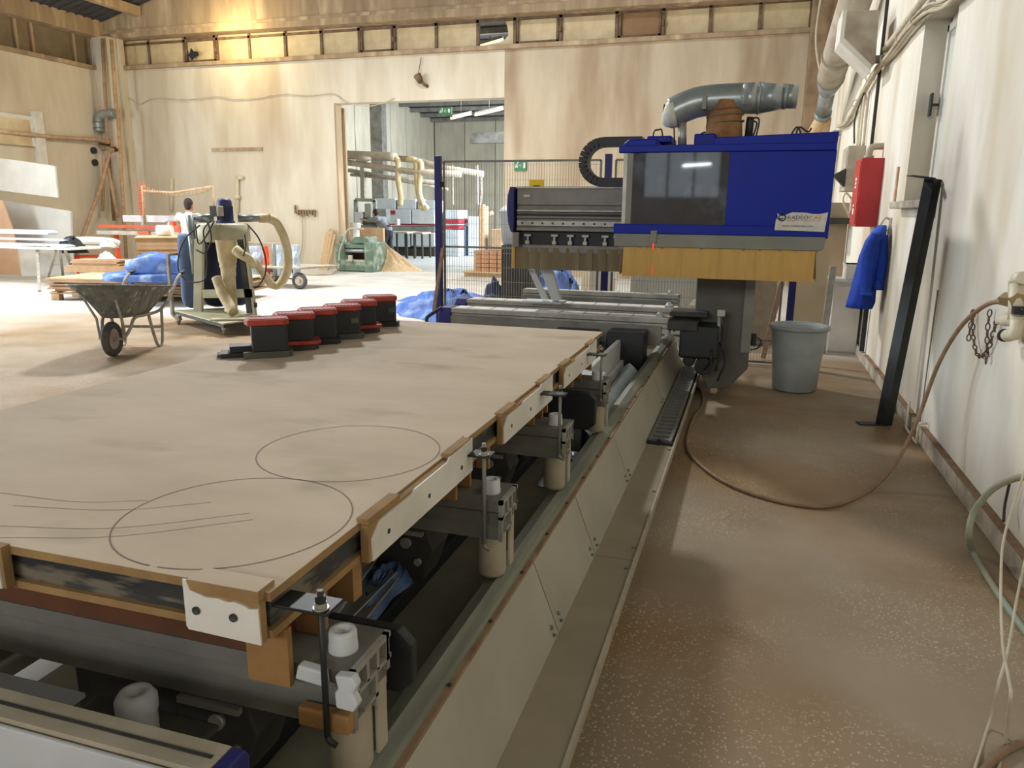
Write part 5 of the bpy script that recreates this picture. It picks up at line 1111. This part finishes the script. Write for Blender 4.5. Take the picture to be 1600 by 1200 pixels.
# trolley with plastic-wrapped goods
t = thing('flat_cart', (P(430, 440, z=0).x, 13.2, 0), 'flat hand cart with two rubber wheels and plastic-wrapped posts behind the cream hose', 'cart')
cy2 = 12.9; cq = lambda u, v, y=cy2: P(u, v, y=y)
a, b = cq(388, 415), cq(468, 421)
B(MB().prism([(a.x, cy2), (b.x, cy2), (b.x+.35, cy2+.9), (a.x+.35, cy2+.9)], b.z, a.z+.0, 'z'), 'deck', M_galvd, t, bev=.006)
for (u, v, yy) in ((468, 437, cy2+.1), (425, 430, cy2+.8)):
    c = cq(u, v, yy); c.z = .165
    w_ = B(MB().tube([(c.x+.13*cos(a), c.y, c.z+.125*sin(a)) for a in [2*pi*i/24 for i in range(24)]], .04, 10, closed=True), 'wheel', M_tyre, t)
    B(MB().cyl((c.x, c.y-.02, c.z), (c.x, c.y+.02, c.z), .11, n=20).cyl((c.x, c.y-.05, c.z), (c.x, c.y+.05, c.z), .03, n=10), 'hub', M_galvd, w_)
B(MB().bar(cq(466, 437, cy2+.12), cq(425, 432, cy2+.12), .02, .02).bar(cq(462, 436, cy2+.12), cq(455, 420, cy2+.12), .02, .02), 'axle_frame', M_dark, t)
for k, (u, v, w_, m, lab) in enumerate(((397, 385, .30, M_film, 'plastic-wrapped pale bundle standing at the left end of the flat cart'), (415, 385, .10, M_orange, 'red-topped stick standing in the middle of the flat cart'), (427, 382, .07, M_galv, 'grey post standing on the flat cart'), (436, 383, .12, M_film, 'crinkled wrapped post standing in the middle of the flat cart'), (460, 383, .17, M_film, 'crinkled wrapped post standing at the right end of the flat cart'))):
    a = cq(u, v, cy2+.2); zb = cq(0, 415).z
    rn = random.Random(k)
    tag(B(MB().loft([[V(a.x+w_/2*(1+.25*rn.uniform(-1, 1))*cos(q), a.y+w_/2*(1+.25*rn.uniform(-1, 1))*sin(q), zb+.004+(a.z-zb)*h) for q in [2*pi*i/10 for i in range(10)]] for h in (0, .2, .4, .6, .8, 1)], smooth=False), 'wrapped_post', m), lab, 'bundle')
# pallet of MDF
def boards(t, cx, cy, rz, lx, ly, z, ths, jit=.05, m=M_board, seed=1, gap=.002):
    rn = random.Random(seed); first = True
    for th in ths:
        dx, dy = rn.uniform(-jit, jit), rn.uniform(-jit, jit)
        c, s_ = cos(rz), sin(rz); r_ = rotm(0, 0, rz+rn.uniform(-.01, .01))
        B(MB().cbox((cx+dx*c-dy*s_, cy+dx*s_+dy*c, z+th/2), (lx, ly, th), r_), 'board', m, t); z += th+gap
    return z
r11 = radians(11.5)
t = thing('pallet', (-10.2, 10.7, 0), 'wooden pallet under the low stack of broad MDF boards behind the wheelbarrow', 'pallet')
c_, s_ = cos(r11), sin(r11)
def pc(a, b, z): return V(-11.24+a*c_-b*s_, 9.80+a*s_+b*c_, z)
for k in range(3):
    for j in range(3): B(MB().cbox(pc(.1+j*1.35, .12+k*.52, .055), (.14, .12, .10), rotm(0, 0, r11)), 'pallet_block', M_pole, t)
    B(MB().cbox(pc(1.45, .12+k*.52, .115), (2.9, .10, .02), rotm(0, 0, r11)), 'stringer', M_pole, t)
for k in range(5): B(MB().cbox(pc(.1+k*.67, .64, .136), (.12, 1.2, .02), rotm(0, 0, r11)), 'deck_board', M_pole, t)
t = thing('board_stack', (-10.2, 10.7, .148), 'low uneven stack of broad brown MDF boards on the pallet behind the wheelbarrow', 'board stack')
q = pc(1.62, .68, 0)
zs = boards(t, q.x, q.y, r11, 3.2, 1.3, .150, (.03, .02, .02, .03, .018, .03, .018, .025), .07, seed=2)
B(MB().cbox((q.x+.0, q.y+.02, zs+.009), (3.25, 1.32, .018), rotm(0, 0, r11)), 'top_board', M_boardt, t)
zs += .02
t = thing('board_stack', (P(170, 420, y=11.2).x, 11.3, zs), 'small stack of brown boards on the back of the pallet, left of the tall stack', 'board stack')
q = P(180, 425, y=11.3)
z2 = boards(t, q.x+.05, 11.3, r11, 1.7, .5, zs, (.025, .03, .02, .03), .05, seed=3)
z2 = boards(t, q.x-.25, 11.25, r11, .9, .4, z2, (.02, .02, .03, .03), .03, seed=5)
# tall stack standing behind the pallet on its own bearers
q = P(214, 415, y=11.6)
t = thing('board_stack', (q.x, 12.0, 0), 'tall neat stack of narrow brown boards behind the pallet and blue tarpaulin', 'board stack')
r_ = radians(40)
top = P(214, 372, y=11.7).z; n_ = 13; th = (top-.05)/n_-.004
for k in range(n_):
    cxx, cyy = q.x+.10, 12.25
    B(MB().cbox((q.x+.35+random.uniform(-.01, .01), 12.55+random.uniform(-.01, .01), .05+k*(th+.004)+th/2), (1.7, .95, th), rotm(0, 0, r_)), 'board', M_board, t)
B(MB().cbox((q.x+.35, 12.55, top+.01), (1.75, 1.0, .02), rotm(0, 0, r_)), 'top_board', M_boardt, t)
a = P(255, 365, y=12.4); tag(B(MB().cyl(V(a.x-.13, 12.4, top+.125), V(a.x+.13, 12.5, top+.125), .105, n=20), 'white_roll', M_whitecab), 'white roll lying in front of the saw on the tall board stack', 'roll')
for dx in (-.5, .5): B(MB().cbox((q.x+.35+dx*cos(r_), 12.45+dx*sin(r_), .025), (.1, .9, .05), rotm(0, 0, r_)), 'bearer', M_pole, t)
q = P(262, 390, y=12.8)
t = thing('board_stack', (q.x, 13.2, 0), 'medium board stack half hidden behind the blue filter bag of the dust collector', 'board stack')
top = P(262, 384, y=12.8).z; n_ = 10; th = top/n_-.003
for k in range(n_): B(MB().cbox((q.x+.35+random.uniform(-.02, .02), 13.1, k*(th+.003)+th/2), (.6, .4, th), rotm(0, 0, r_*.8)), 'board', M_board, t)
# tarpaulins on the pallet
q = P(232, 434, y=10.5)
def fold(cx, cy, z0, sx, sy, h, seed, rz):
    rn = random.Random(seed); ph = [rn.uniform(0, 6) for _ in range(6)]
    loops = []
    for v in (0, .08, .25, .5, .75, .92, 1):
        k = 1-.06*(2*v-1)**2 if v < 1 else .85
        lp = []
        for i in range(40):
            a = 2*pi*i/40; r = (abs(cos(a))**4+abs(sin(a))**4)**-.25*k*(1+.05*sin(5*a+ph[0]+v*3)+.03*sin(9*a+ph[1]-v*5))
            x, y = r*cos(a)*sx/2, r*sin(a)*sy/2
            lp.append(V(cx+x*cos(rz)-y*sin(rz), cy+x*sin(rz)+y*cos(rz), z0+h*v*(1+.18*sin(3*a+ph[2])*v)))
        loops.append(lp)
    def top_(u, v): pass
    mb = MB().loft(loops, cap=False)
    lp = loops[-1]; cen = V(cx, cy, z0+h*1.15); rings = [lp, [p.lerp(cen, .35)+V(0, 0, .03*sin(i*1.3)) for i, p in enumerate(lp)], [p.lerp(cen, .7)+V(0, 0, .025*sin(i*.9+2)) for i, p in enumerate(lp)], [p.lerp(cen, .98) for p in lp]]
    mb.loft(rings, cap=True); mb.add(loops[0], [tuple(range(40))]); return mb
zt_ = zs+.002
q = P(228, 437, z=zt_+.03)
tag(B(fold(q.x, q.y+.22, zt_, 1.55, .8, .12, 1, r11), 'blue_tarp', M_tarp), 'lower flat fold of light blue tarpaulin on the low board stack', 'tarpaulin')
tag(B(fold(q.x+.25, q.y+.32, zt_+.135, 1.35, .75, .25, 2, r11), 'blue_tarp', M_tarp), 'upper bulky fold of light blue tarpaulin on the low board stack', 'tarpaulin')
tag(B(MB().tube(sline([P(211, 432, y=9.95), P(206, 440, y=9.93), P(205, 455, y=9.95)], 5), .03, 8), 'strap', M_tarp), 'light blue strap hanging down over the edge of the board stack', 'strap')
# trestle table with wrapped profiles
ty = 11.6; tq = lambda u, v, y=ty: P(u, v, y=y)
a = tq(110, 388)
t = thing('work_table', (tq(50, 388).x, ty+.6, 0), 'white-topped trestle table loaded with wrapped profiles at the left edge', 'table')
B(MB().box(-17.0, a.x, ty, ty+1.2, a.z-.04, a.z), 'tabletop', M_whitecab, t, bev=.006)
for (p1, p2) in (((58, 392), (62, 456)), ((87, 392), (73, 440)), ((94, 392), (99, 437)), ((102, 392), (118, 432))):
    yb = P(p2[0], p2[1], z=0)
    B(MB().bar(P(p1[0], p1[1], y=ty+.1), (yb.x, yb.y, .01), .05, .05), 'leg', M_tube, t)
B(MB().bar(tq(82, 414, 12), tq(96, 414, 12), .03, .03), 'stretcher', M_tube, t)
for k, (u0, u1, v0, v1, yy, m, lab) in enumerate(((-60, 74, 357, 367, 12.3, M_wrap, 'uppermost bluish-white wrapped profile bundle on the trestle table'), (-60, 99, 370, 377, 12.0, M_wrap, 'middle white wrapped profile bundle on the trestle table'), (-60, 100, 378, 387, 11.75, M_wrap, 'lowest white wrapped profile bundle at the front of the trestle table'), (31, 72, 382, 388, 11.68, M_galv, 'short grey wrapped bar in front of the white profile bundles'))):
    a, b = tq(u0, v0, yy), tq(u1, v1, yy); zb = tq(110, 388).z if k > 1 else b.z
    pr = [(a.x, zb), (b.x, zb), (b.x+.04, (zb+a.z)/2), (b.x-.10, a.z), (a.x, a.z)]
    tag(B(MB().prism(pr, yy, yy+.26), 'wrapped_profile', m, bev=.015), lab, 'wrapped profile')
q = tq(112, 385, 12.2)
tag(B(crumple((q.x, q.y, tq(0, 388).z+.01), .55, .5, .25, 21), 'black_bag', M_black), 'black crumpled plastic bag on the right end of the trestle table', 'bag')
tag(B(crumple((tq(122, 400, 12.4).x, 12.3, .62), .5, .4, .22, 22), 'black_bag', M_black), 'black crumpled plastic bag below the table edge, beside the foam roll', 'bag')
a, b = tq(105, 377, 12.7), tq(173, 378, 12.7)
tag(B(MB().tube(sline([a, (a+b)/2+V(0, 0, .02), b, b+V(.1, .1, -.05)], 5), .085, 16), 'foam_roll', M_panelw), 'long pale foam roll sticking out right of the trestle table', 'roll')
tag(B(crumple((tq(168, 395, 12.5).x, 12.5, .75), .32, .25, .16, 23), 'clear_film', M_label), 'clear crumpled film hanging at the end of the foam roll', 'film')
tag(B(crumple((tq(167, 405, 11.3).x, 11.3, z2), .30, .22, .13, 24), 'white_bag', M_whitecab), 'white bag bulging left of the tall board stack', 'bag')
t = thing('orange_frame', (tq(125, 420, 12.6).x, 12.6, 0), 'low orange tube frame on the floor between the table and the pallet', 'frame')
B(MB().tube([tq(134, 430, 12.4), tq(122, 432, 12.4), tq(118, 401, 12.5), tq(160, 400, 12.9)], .035, 8).tube([tq(122, 401, 12.5), tq(126, 420, 12.5), tq(150, 420, 12.8)], .03, 8), 'tube_frame', M_orange, t)
# leaning sheets on the left
sy_ = 14.2; sq = lambda u, v, y=sy_: P(u, v, y=y)
def slab(pts, y0, lean, th, name, m, lab):
    pr = [sq(u, v, y0) for u, v in pts]
    zmin = min(p.z for p in pr)
    f = [V(max(p.x, XL+.05), y0+(p.z)*lean, max(p.z, 0)) for p in pr]; bk = [p+V(0, th, 0) for p in f]
    tag(B(MB().loft([f, bk], smooth=False), name, m, bev=.006), lab, 'panel')
slab([(-90, 310), (0, 312), (108, 330), (114, 434), (-90, 440)], 14.05, .02, .06, 'leaning_sheet', M_panelw, 'tall pale panel standing at the left wall behind the trestle table')
slab([(-90, 244), (22, 250), (82, 259), (88, 309), (0, 298), (-90, 288)], 13.75, .02, .05, 'leaning_sheet', M_panelw, 'upper tilted white panel leaning over the others at the left wall')
slab([(-60, 312), (0, 313), (18, 360), (34, 436), (-60, 442)], 13.35, .03, .04, 'brown_sheet', mat('brown_card', s(196, 160, 128), s(182, 146, 114), 2, .85), 'brown board leaning at the left edge below the white panels')
slab([(26, 380), (58, 380), (61, 432), (34, 434)], 13.1, .0, .04, 'standing_sheet', M_whitecab, 'white board standing under the trestle table next to the brown board')
slab([(62, 384), (108, 384), (118, 428), (62, 430)], 12.95, .0, .04, 'standing_sheet', M_panelw, 'pale board standing under the right end of the trestle table')
for k, (u, v) in enumerate(((145, 235), (147, 254))): tag(B(MB().cyl(P(u, v, x=XL), P(u, v, x=XL)+V(.06, 0, 0), .09, n=10), 'wall_socket', M_dark), ('upper' if k == 0 else 'lower')+' small dark socket on the left wall near the corner', 'socket')
# ================================================================== PLANER AND NEIGHBOURS
py = 17.2; pq = lambda u, v, y=py: P(u, v, y=y)
t = thing('planer', (pq(550, 425).x, py, 0), 'old green thickness planer standing at the left side of the doorway', 'planer')
X0, X1 = pq(524, 400).x, pq(569, 400).x; X2 = pq(585, 400).x; zt = pq(0, 366).z+.02
B(MB().box(X0, X0+.26, py, py+.7, .02, zt-.04), 'side_frame', M_green, t, bev=.02)
B(MB().prism([(py, 0), (py+.75, 0), (py+.75, zt), (py, zt)], X1, X2-.05, 'x'), 'side_frame', M_green, t, bev=.02)
B(MB().box(X0+.2, X1+.05, py+.02, py+.7, .02, .26), 'base', M_green, t, bev=.015)
B(MB().box(X0+.2, X1+.05, py+.02, py+.6, .26, .30), 'bed_plate', M_galvd, t)
B(MB().box(X0+.15, X1+.05, py+.05, py+.6, zt-.16, zt-.06), 'cutter_housing', M_green, t, bev=.02)
B(MB().cyl((X0+.2, py+.08, zt-.22), (X1+.05, py+.08, zt-.22), .045, n=14), 'feed_roller', M_galv, t)
B(MB().box(X0+.26, X1, py+.45, py+.48, .30, zt-.1), 'chip_guard', mat('throat_brown', s(92, 60, 52), s(66, 46, 40), 6, .8), t)
B(MB().prism([(X0+.35, zt-.04), (X1+.1, zt-.04), (X1+.05, zt+.14), (X0+.5, zt+.12)], py+.1, py+.6), 'hood', M_green, t, bev=.02)
B(MB().box(X0+.0, X0+.12, py+.2, py+.4, zt-.04, zt+.16), 'handle_block', M_green, t, bev=.02)
B(MB().tube(sline([pq(568, 358, py-.05), pq(545, 358, py-.05), pq(537, 375, py-.1), pq(531, 392, py-.1), pq(530, 408, py-.15)], 5), .022, 8), 'power_cable', M_galvd, t)
B(MB().box(pq(530, 0).x, pq(537, 0).x, py-.06, py+.0, .26, .42), 'switch_box', M_galvd, t, bev=.01)
tag(B(MB().tube(sline([pq(530, 412, py-.15), pq(528, 420, py-.3), P(518, 428, z=.02), P(505, 429, z=.02), P(485, 429, z=.02), P(470, 428, z=.02)], 5), .02, 8), 'floor_cable', M_galvd), 'grey cable trailing left across the floor from the planer', 'cable')
for k, (u0, u1, v) in enumerate(((506, 509, 362), (509, 513, 358), (513, 517, 360), (517, 520, 366))):
    a, b = P(u0, v, y=17.75), P(u1, v, y=17.75)
    tag(B(MB().loft([[V(a.x, 17.4, .0), V(b.x, 17.4, .0), V(b.x, 17.46, .0), V(a.x, 17.46, .0)], [V(a.x, 17.85, a.z), V(b.x, 17.85, a.z), V(b.x, 17.9, a.z), V(a.x, 17.9, a.z)]], smooth=False), 'timber', M_wood, bev=.004), ['first', 'second', 'third', 'fourth'][k]+' from the left of the pale timbers leaning beside the planer', 'timber', 'timbers leaning beside the planer')
def heap(u, v):
    r = v; a = 2*pi*u; z = .62*(1-r)**1.3*(1+.12*sin(5*a)+.08*sin(11*a+r*9)); c = P(590, 425, y=18.1)
    return (c.x+.22+r*cos(a)*1.0*(1+.1*sin(3*a)), 18.15+r*sin(a)*.55, z+.005*sin(a*17))
tag(B(MB().grid(heap, 60, 20), 'sawdust_pile', M_dust), 'heap of pale sawdust on the floor right of the planer', 'sawdust', kind='stuff')
a, b = P(581, 356, y=18.8), P(601, 405, y=18.8)
t = thing('leaning_board', (a.x, 18.8, 0), 'large brown board standing upright in the doorway in front of the bending worker', 'board')
B(MB().box(a.x-.35, b.x, 18.75, 18.80, 0, a.z), 'board', M_board, t, bev=.003)
B(MB().box(b.x-.01, b.x+.02, 18.74, 18.81, 0, a.z), 'edge_band', M_boardt, t)
# ================================================================== FAR HALL MACHINES
def hb_(u0, v0, u1, v1, y, d, name, m, parent, floor=False, bev=.02):
    a, b = P(u0, v0, y=y), P(u1, v1, y=y)
    return B(MB().box(a.x, b.x, y, y+d, 0 if floor else b.z, a.z), name, m, parent, bev)
t = thing('edge_bander', (-11.5, 24, 0), 'long white edge-banding machine with red stripes along the far hall wall', 'machine')
for (u0, v0, u1, v1, nm, m) in ((604, 327, 642, 350, 'cover', M_bwhite), (643, 327, 679, 350, 'cover', M_bwhite), (604, 350, 679, 353, 'red_stripe', M_bred), (588, 310, 618, 327, 'upper_cover', M_bwhite), (620, 311, 650, 327, 'upper_cover', M_bwhite), (652, 313, 679, 327, 'upper_cover', M_bwhite), (604, 353, 679, 362, 'infeed_table', M_galv), (604, 363, 640, 386, 'base_cover', M_bwhite), (642, 363, 679, 385, 'base_cover', M_bwhite)):
    hb_(u0, v0, u1, v1, 24.0, .9 if 'stripe' not in nm else .95, nm, m, t)
a = P(610, 329, y=23.98); B(MB().box(a.x, a.x+.18, 23.97, 24.0, a.z-.12, a.z), 'red_badge', M_bred, t)
hb_(604, 386, 679, 392, 24.1, .7, 'plinth', M_dark, t, True)
t = thing('edge_bander', (-8.5, 25, 0), 'white and red machine with an open hood seen through the fence mesh', 'machine')
for (u0, v0, u1, v1, nm, m) in ((693, 328, 716, 342, 'hood', M_bwhite), (694, 343, 717, 349, 'red_panel', M_bred), (694, 350, 717, 352, 'white_panel', M_bwhite), (694, 353, 717, 358, 'red_panel', M_bred), (693, 359, 717, 378, 'base', M_bwhite)): hb_(u0, v0, u1, v1, 24.5, .9, nm, m, t, nm == 'base')
for k, (u0, v0, u1, v1, m, nm, lab, cat) in enumerate(((719, 353, 727, 377, M_bag, 'gas_bottle', 'grey-green gas bottle standing in the far hall behind the mesh', 'bottle'), (731, 338, 748, 370, M_bwhite, 'white_sheet', 'white cabinet in the far hall behind the mesh, left of the wooden post', 'cabinet'), (749, 322, 756, 370, M_pole, 'wooden_post', 'brown upright board in the far hall behind the mesh', 'board'), (767, 358, 784, 371, M_board, 'carton', 'brown carton on the far hall floor behind the mesh', 'carton'), (541, 348, 553, 390, M_panelw, 'pink_panel', 'pale panel leaning just inside the doorway on the left', 'panel'))):
    tag(hb_(u0, v0, u1, v1, 25.0 if u0 > 600 else 20.5, .5, nm, m, None, True), lab, cat)
t = thing('drill_frame', P(570, 330, y=21.5), 'grey drilling machine with a portal frame inside the doorway on the left', 'machine')
for (p1, p2) in (((556, 312), (556, 350)), ((556, 312), (587, 313)), ((586, 313), (586, 330))): B(MB().bar(P(*p1, y=21.5), P(*p2, y=21.5), .10, .10), 'frame_bar', M_galv, t)
hb_(569, 318, 580, 345, 21.5, .3, 'drill_head', M_galv, t); hb_(553, 331, 566, 350, 21.4, .5, 'side_box', M_bwhite, t); hb_(566, 340, 592, 352, 21.4, .5, 'body', M_dark, t); hb_(556, 352, 592, 395, 21.5, .5, 'base', M_galv, t, True)
hb_(578, 326, 604, 350, 22.6, .3, 'grey_cover', M_galv, t)
def table_(u0, u1, v, y, lab):
    a, b = P(u0, v, y=y), P(u1, v, y=y)
    t = thing('work_table', (a.x, y, 0), lab, 'table')
    B(MB().box(a.x, b.x, y, y+.7, a.z-.05, a.z), 'tabletop', M_galvd, t)
    for x in (a.x+.03, b.x-.03):
        for yy in (y+.03, y+.67): B(MB().box(x-.025, x+.025, yy-.025, yy+.025, 0, a.z-.05), 'leg', M_dark, t)
table_(618, 636, 362, 22.6, 'small dark-legged table in front of the edge bander, right of the worker')
table_(645, 660, 363, 22.8, 'second small dark-legged table in front of the edge bander')
tag(hb_(617, 342, 621, 352, 22.7, .2, 'small_box', M_panelw, None, False, .005), 'small upright white box on the first small table', 'box')
# ducts
t = thing('extraction_ducts', P(600, 245, y=23), 'grey extraction ducting with curved drops above the far hall machines', 'ducting')
hq = lambda u, v, y=23: P(u, v, y=y)
B(MB().tube([hq(534, 242), hq(570, 243), hq(610, 245), hq(618, 246)], .14, 14), 'main_duct', M_galvd, t)
B(MB().tube([hq(534, 253), hq(560, 256), hq(640, 268), hq(720, 272)], .10, 12), 'lower_duct', M_galvd, t)
B(MB().tube([hq(545, 266, 24), hq(600, 276, 24), hq(680, 285, 24)], .07, 10).tube([hq(548, 273, 24), hq(610, 279, 24), hq(700, 296, 24)], .05, 8), 'cable_tray', M_tube, t)
B(MB().tube([hq(612, 247, 24), hq(650, 250, 24), hq(690, 262, 24), hq(755, 272, 24)], .10, 12), 'main_duct', M_galvd, t)
for pts in ([(608, 245), (619, 247), (622, 256), (622, 280), (626, 306), (625, 322)], [(635, 248), (648, 250), (651, 260), (652, 290), (657, 318)], [(650, 252), (657, 254), (658, 266), (655, 285), (656, 305), (664, 326)]):
    B(MB().tube(sline([hq(*p) for p in pts], 4), .09, 12), 'drop_duct', M_hosec, t)
B(MB().tube(sline([hq(655, 322), hq(662, 326), hq(668, 322)], 4), .09, 10), 'drop_elbow', M_hosec, t)
a = hq(568, 248, 22.8); B(MB().ball(a, .2, 8, (1.4, 1, .5)), 'damper', M_galvd, t)
B(MB().bar(hq(567, 255, 24), hq(568, 310, 24), .15, .15), 'support_post', M_tube, t)
for u in (536, 706, 745): B(MB().bar(hq(u, 258, 24.3), hq(u+1, 320 if u > 600 else 330, 24.3), .07, .07), 'support_post', M_tube, t)
t = thing('hall_pipe_frame', hq(740, 270, 26), 'tube frame with a hanging hose behind the fence mesh in the far hall', 'frame')
B(MB().tube([hq(705, 262, 26), hq(752, 272, 26), hq(752, 300, 26), hq(749, 340, 26), hq(749, 392, 26)], .05, 8), 'frame_tube', M_tube, t)
B(MB().tube(sline([hq(755, 320, 26), hq(762, 335, 26), hq(770, 332, 26)], 4), .07, 8), 'hose', M_hosec, t)
# ================================================================== PEOPLE
def skin(name, pts, rad, edges, m, parent, root=0, sub=2):
    me = bpy.data.meshes.new(name); me.from_pydata([Vector(p) for p in pts], edges, []); me.materials.append(m)
    o = bpy.data.objects.new(name, me); COL.objects.link(o); o.parent = parent; o.location = -wloc(parent)
    md = o.modifiers.new('skin', 'SKIN')
    if not me.skin_vertices: bpy.context.view_layer.objects.active = o
    sv = me.skin_vertices[0].data if me.skin_vertices else None
    if sv is None: 
        me.attributes.new('skin', 'FLOAT', 'POINT')
    for i, r in enumerate(rad):
        sv[i].radius = (r if isinstance(r, tuple) else (r, r)); sv[i].use_root = (i == root)
    md.use_smooth_shade = True
    s2 = o.modifiers.new('sub', 'SUBSURF'); s2.levels = sub; s2.render_levels = sub
    return o
def tapered(parent, name, m, chains, balls=()):
    mb = MB()
    for pts, rad in chains:
        q = sline(pts, 5); n = len(pts)-1; rr = []
        for i in range(len(q)):
            f = i/5; k = min(int(f), n-1); rr.append(rad[k]+(rad[k+1]-rad[k])*(f-k))
        mb.tube(q, rr, 12)
        mb.ball(q[0], rr[0], 6); mb.ball(q[-1], rr[-1], 6)
    for c, r, sz in balls: mb.ball(c, r, 8, sz)
    o = B(mb, name, m, parent, fix=False)
    md = o.modifiers.new('remesh', 'REMESH'); md.mode = 'VOXEL'; md.voxel_size = .012; md.use_smooth_shade = True
    sm = o.modifiers.new('smooth', 'SMOOTH'); sm.iterations = 6; sm.factor = .6
    return o
def person(loc, rz, label, J, shirt, trousers, hair=M_hair):
    """J: joints in local space, person facing +y"""
    t = thing('person', (0, 0, 0), label, 'person')
    hip, chest, neck, head = [V(*J[k]) for k in ('hip', 'chest', 'neck', 'head')]
    arms = [[V(*p) for p in J[k]] for k in ('armL', 'armR')]; legs = [[V(*p) for p in J[k]] for k in ('legL', 'legR')]
    fwd = V(*J.get('look', (0, 1, 0))).normalized(); sd = fwd.cross(V(0, 0, 1)).normalized()
    ch = [([hip, (hip+chest)/2, chest, neck], [.13, .125, .14, .055]), ([neck, head], [.052, .06]), ([chest+V(-.15, 0, .08), chest+V(.15, 0, .08)], [.075, .075])]
    for a in arms: ch.append((a, [.055, .040, .028]))
    for l in legs: ch.append((l, [.085, .055, .040]))
    bl = [(head+V(0, 0, .06), .10, (.80, .95, 1.18)), (head+V(0, 0, -.02)+fwd*.03, .07, (.85, .9, .9)), (head+fwd*.105+V(0, 0, .04), .016, (1, 1.2, 1.5)), (head+sd*.082+V(0, 0, .04), .024, (.5, .8, 1.2)), (head-sd*.082+V(0, 0, .04), .024, (.5, .8, 1.2))]
    for a in arms:
        d = (a[-1]-a[-2]).normalized(); pl = a[-1]+d*.05; bl.append((pl, .038, (1, 1, 1)))
        px = d.cross(V(0, 0, 1)).normalized() if abs(d.z) < .9 else V(1, 0, 0)
        for k in range(4):
            b0 = pl+px*(.026-.017*k)+d*.02; L_ = (.055, .062, .058, .045)[k]
            ch.append(([b0, b0+d*L_*.6, b0+d*L_+V(0, 0, -.015)], [.0105, .010, .009]))
        ch.append(([a[-1]+px*.02, a[-1]+px*.05+d*.04, a[-1]+px*.055+d*.075], [.013, .011, .010]))
    tapered(t, 'body', M_skin, ch, bl)
    sh = [([hip+V(0, 0, .05), (hip+chest)/2, chest, chest.lerp(neck, .75)], [.150, .148, .160, .075]), ([chest+V(-.16, 0, .08), chest+V(.16, 0, .08)], [.09, .09])]
    for a in arms: sh.append(([a[0], a[0].lerp(a[1], .5), a[0].lerp(a[1], .92)], [.075, .068, .062]))
    tapered(t, 'shirt', shirt, sh)
    tr = [([hip+V(0, 0, .06), hip+V(0, 0, -.04)], [.145, .14])]
    for l in legs: tr.append(([l[0], l[1], l[2]+V(0, 0, .03)], [.108, .080, .068]))
    tapered(t, 'trousers', trousers, tr)
    for l in legs:
        f = l[2]; tapered(t, 'shoe', M_black, [([f+V(0, -.04, -.04), f+fwd*.10+V(0, 0, -.05)], [.042, .036])])
    tapered(t, 'hair', hair, [], [(head-fwd*.02+V(0, 0, .085), .106, (.84, .95, 1.02)), (head-fwd*.045+V(0, 0, .03), .085, (.9, .8, 1.1))])
    for sgn in (-1, 1): B(MB().ball(head+fwd*.088+sd*.032*sgn+V(0, 0, .055), .010, 5), 'eye', M_black, t)
    B(MB().ball(head+fwd*.092+V(0, 0, -.015), .018, 5, (1.3, .4, .35)), 'mouth', M_bred, t)
    t.location = Vector(loc); t.rotation_euler.z = rz; return t
q = P(303, 430, y=13.2)
hz = P(303, 312, y=12.0).z
person((q.x, 13.15, 0), radians(10), 'person in white shirt and jeans seen from behind, at the orange saw',
       dict(hip=(0, 0, .95), chest=(0, .03, 1.26), neck=(.01, .05, 1.47), head=(.015, .08, 1.55), armL=[(-.19, .03, 1.38), (-.33, .16, 1.30), (-.15, .32, 1.12)], armR=[(.20, .05, 1.37), (.26, .22, 1.20), (.15, .42, 1.10)],
            legL=[(-.10, 0, .90), (-.12, .03, .48), (-.13, 0, .08)], legR=[(.10, 0, .90), (.12, .03, .48), (.13, -.02, .08)], look=(.1, 1, 0)), M_shirt, M_jeans)
q = P(605, 410, z=0)
person((q.x, q.y, 0), radians(75), 'person in grey shirt and dark trousers bending forward, reaching left in the doorway',
       dict(hip=(0, -.05, .92), chest=(0, .20, 1.18), neck=(0, .34, 1.33), head=(0, .42, 1.38), armL=[(-.18, .24, 1.28), (-.20, .55, 1.22), (-.12, .85, 1.25)], armR=[(.18, .24, 1.28), (.18, .55, 1.20), (.10, .88, 1.22)],
            legL=[(-.09, -.05, .88), (-.10, .02, .48), (-.10, -.10, .08)], legR=[(.09, -.05, .88), (.10, -.05, .48), (.10, -.32, .08)], look=(0, 1, -.1)), M_shirtg, mat('dark_trousers', s(44, 48, 56), s(34, 38, 44), 4, .9))
# fluorescent fitting far behind the camera that mirrors in the hood window
t = thing('tube_lamp', (-3.1, -9, 3.1), 'fluorescent tube fitting hanging behind the camera, mirrored in the router window', 'lamp')
B(MB().bar((-1.78, -8, 2.70), (-1.02, -8, 2.74), .09, .05), 'housing', M_white, t)
B(MB().cyl((-1.73, -8, 2.65), (-1.07, -8, 2.69), .028, n=12), 'tube', M_tube_l, t)
B(MB().cyl((-1.7, -8, 2.72), (-1.7, -8, 7.85), .006, n=6), 'hanging_rod', M_steel, t)
B(MB().cyl((-1.1, -8, 2.72), (-1.1, -8, 7.0), .006, n=6), 'hanging_rod', M_steel, t)
win = thing('added_window', (-2.2, YR, 2.0), None, None); win['kind'] = 'structure'  # glowing pane added behind the camera to mirror in the hood window
B(MB().box(-3.2, -1.0, YR, YR+.02, 2.0, 3.4), 'pane', mat('rear_glow_pane', (1, 1, 1), emit=(.75, .88, 1), estr=.9), win)
for x in (-3.2, -2.5, -1.75, -1.0): B(MB().box(x-.03, x+.03, YR+.0, YR+.06, 2.0, 3.4), 'mullion', M_frame, win)
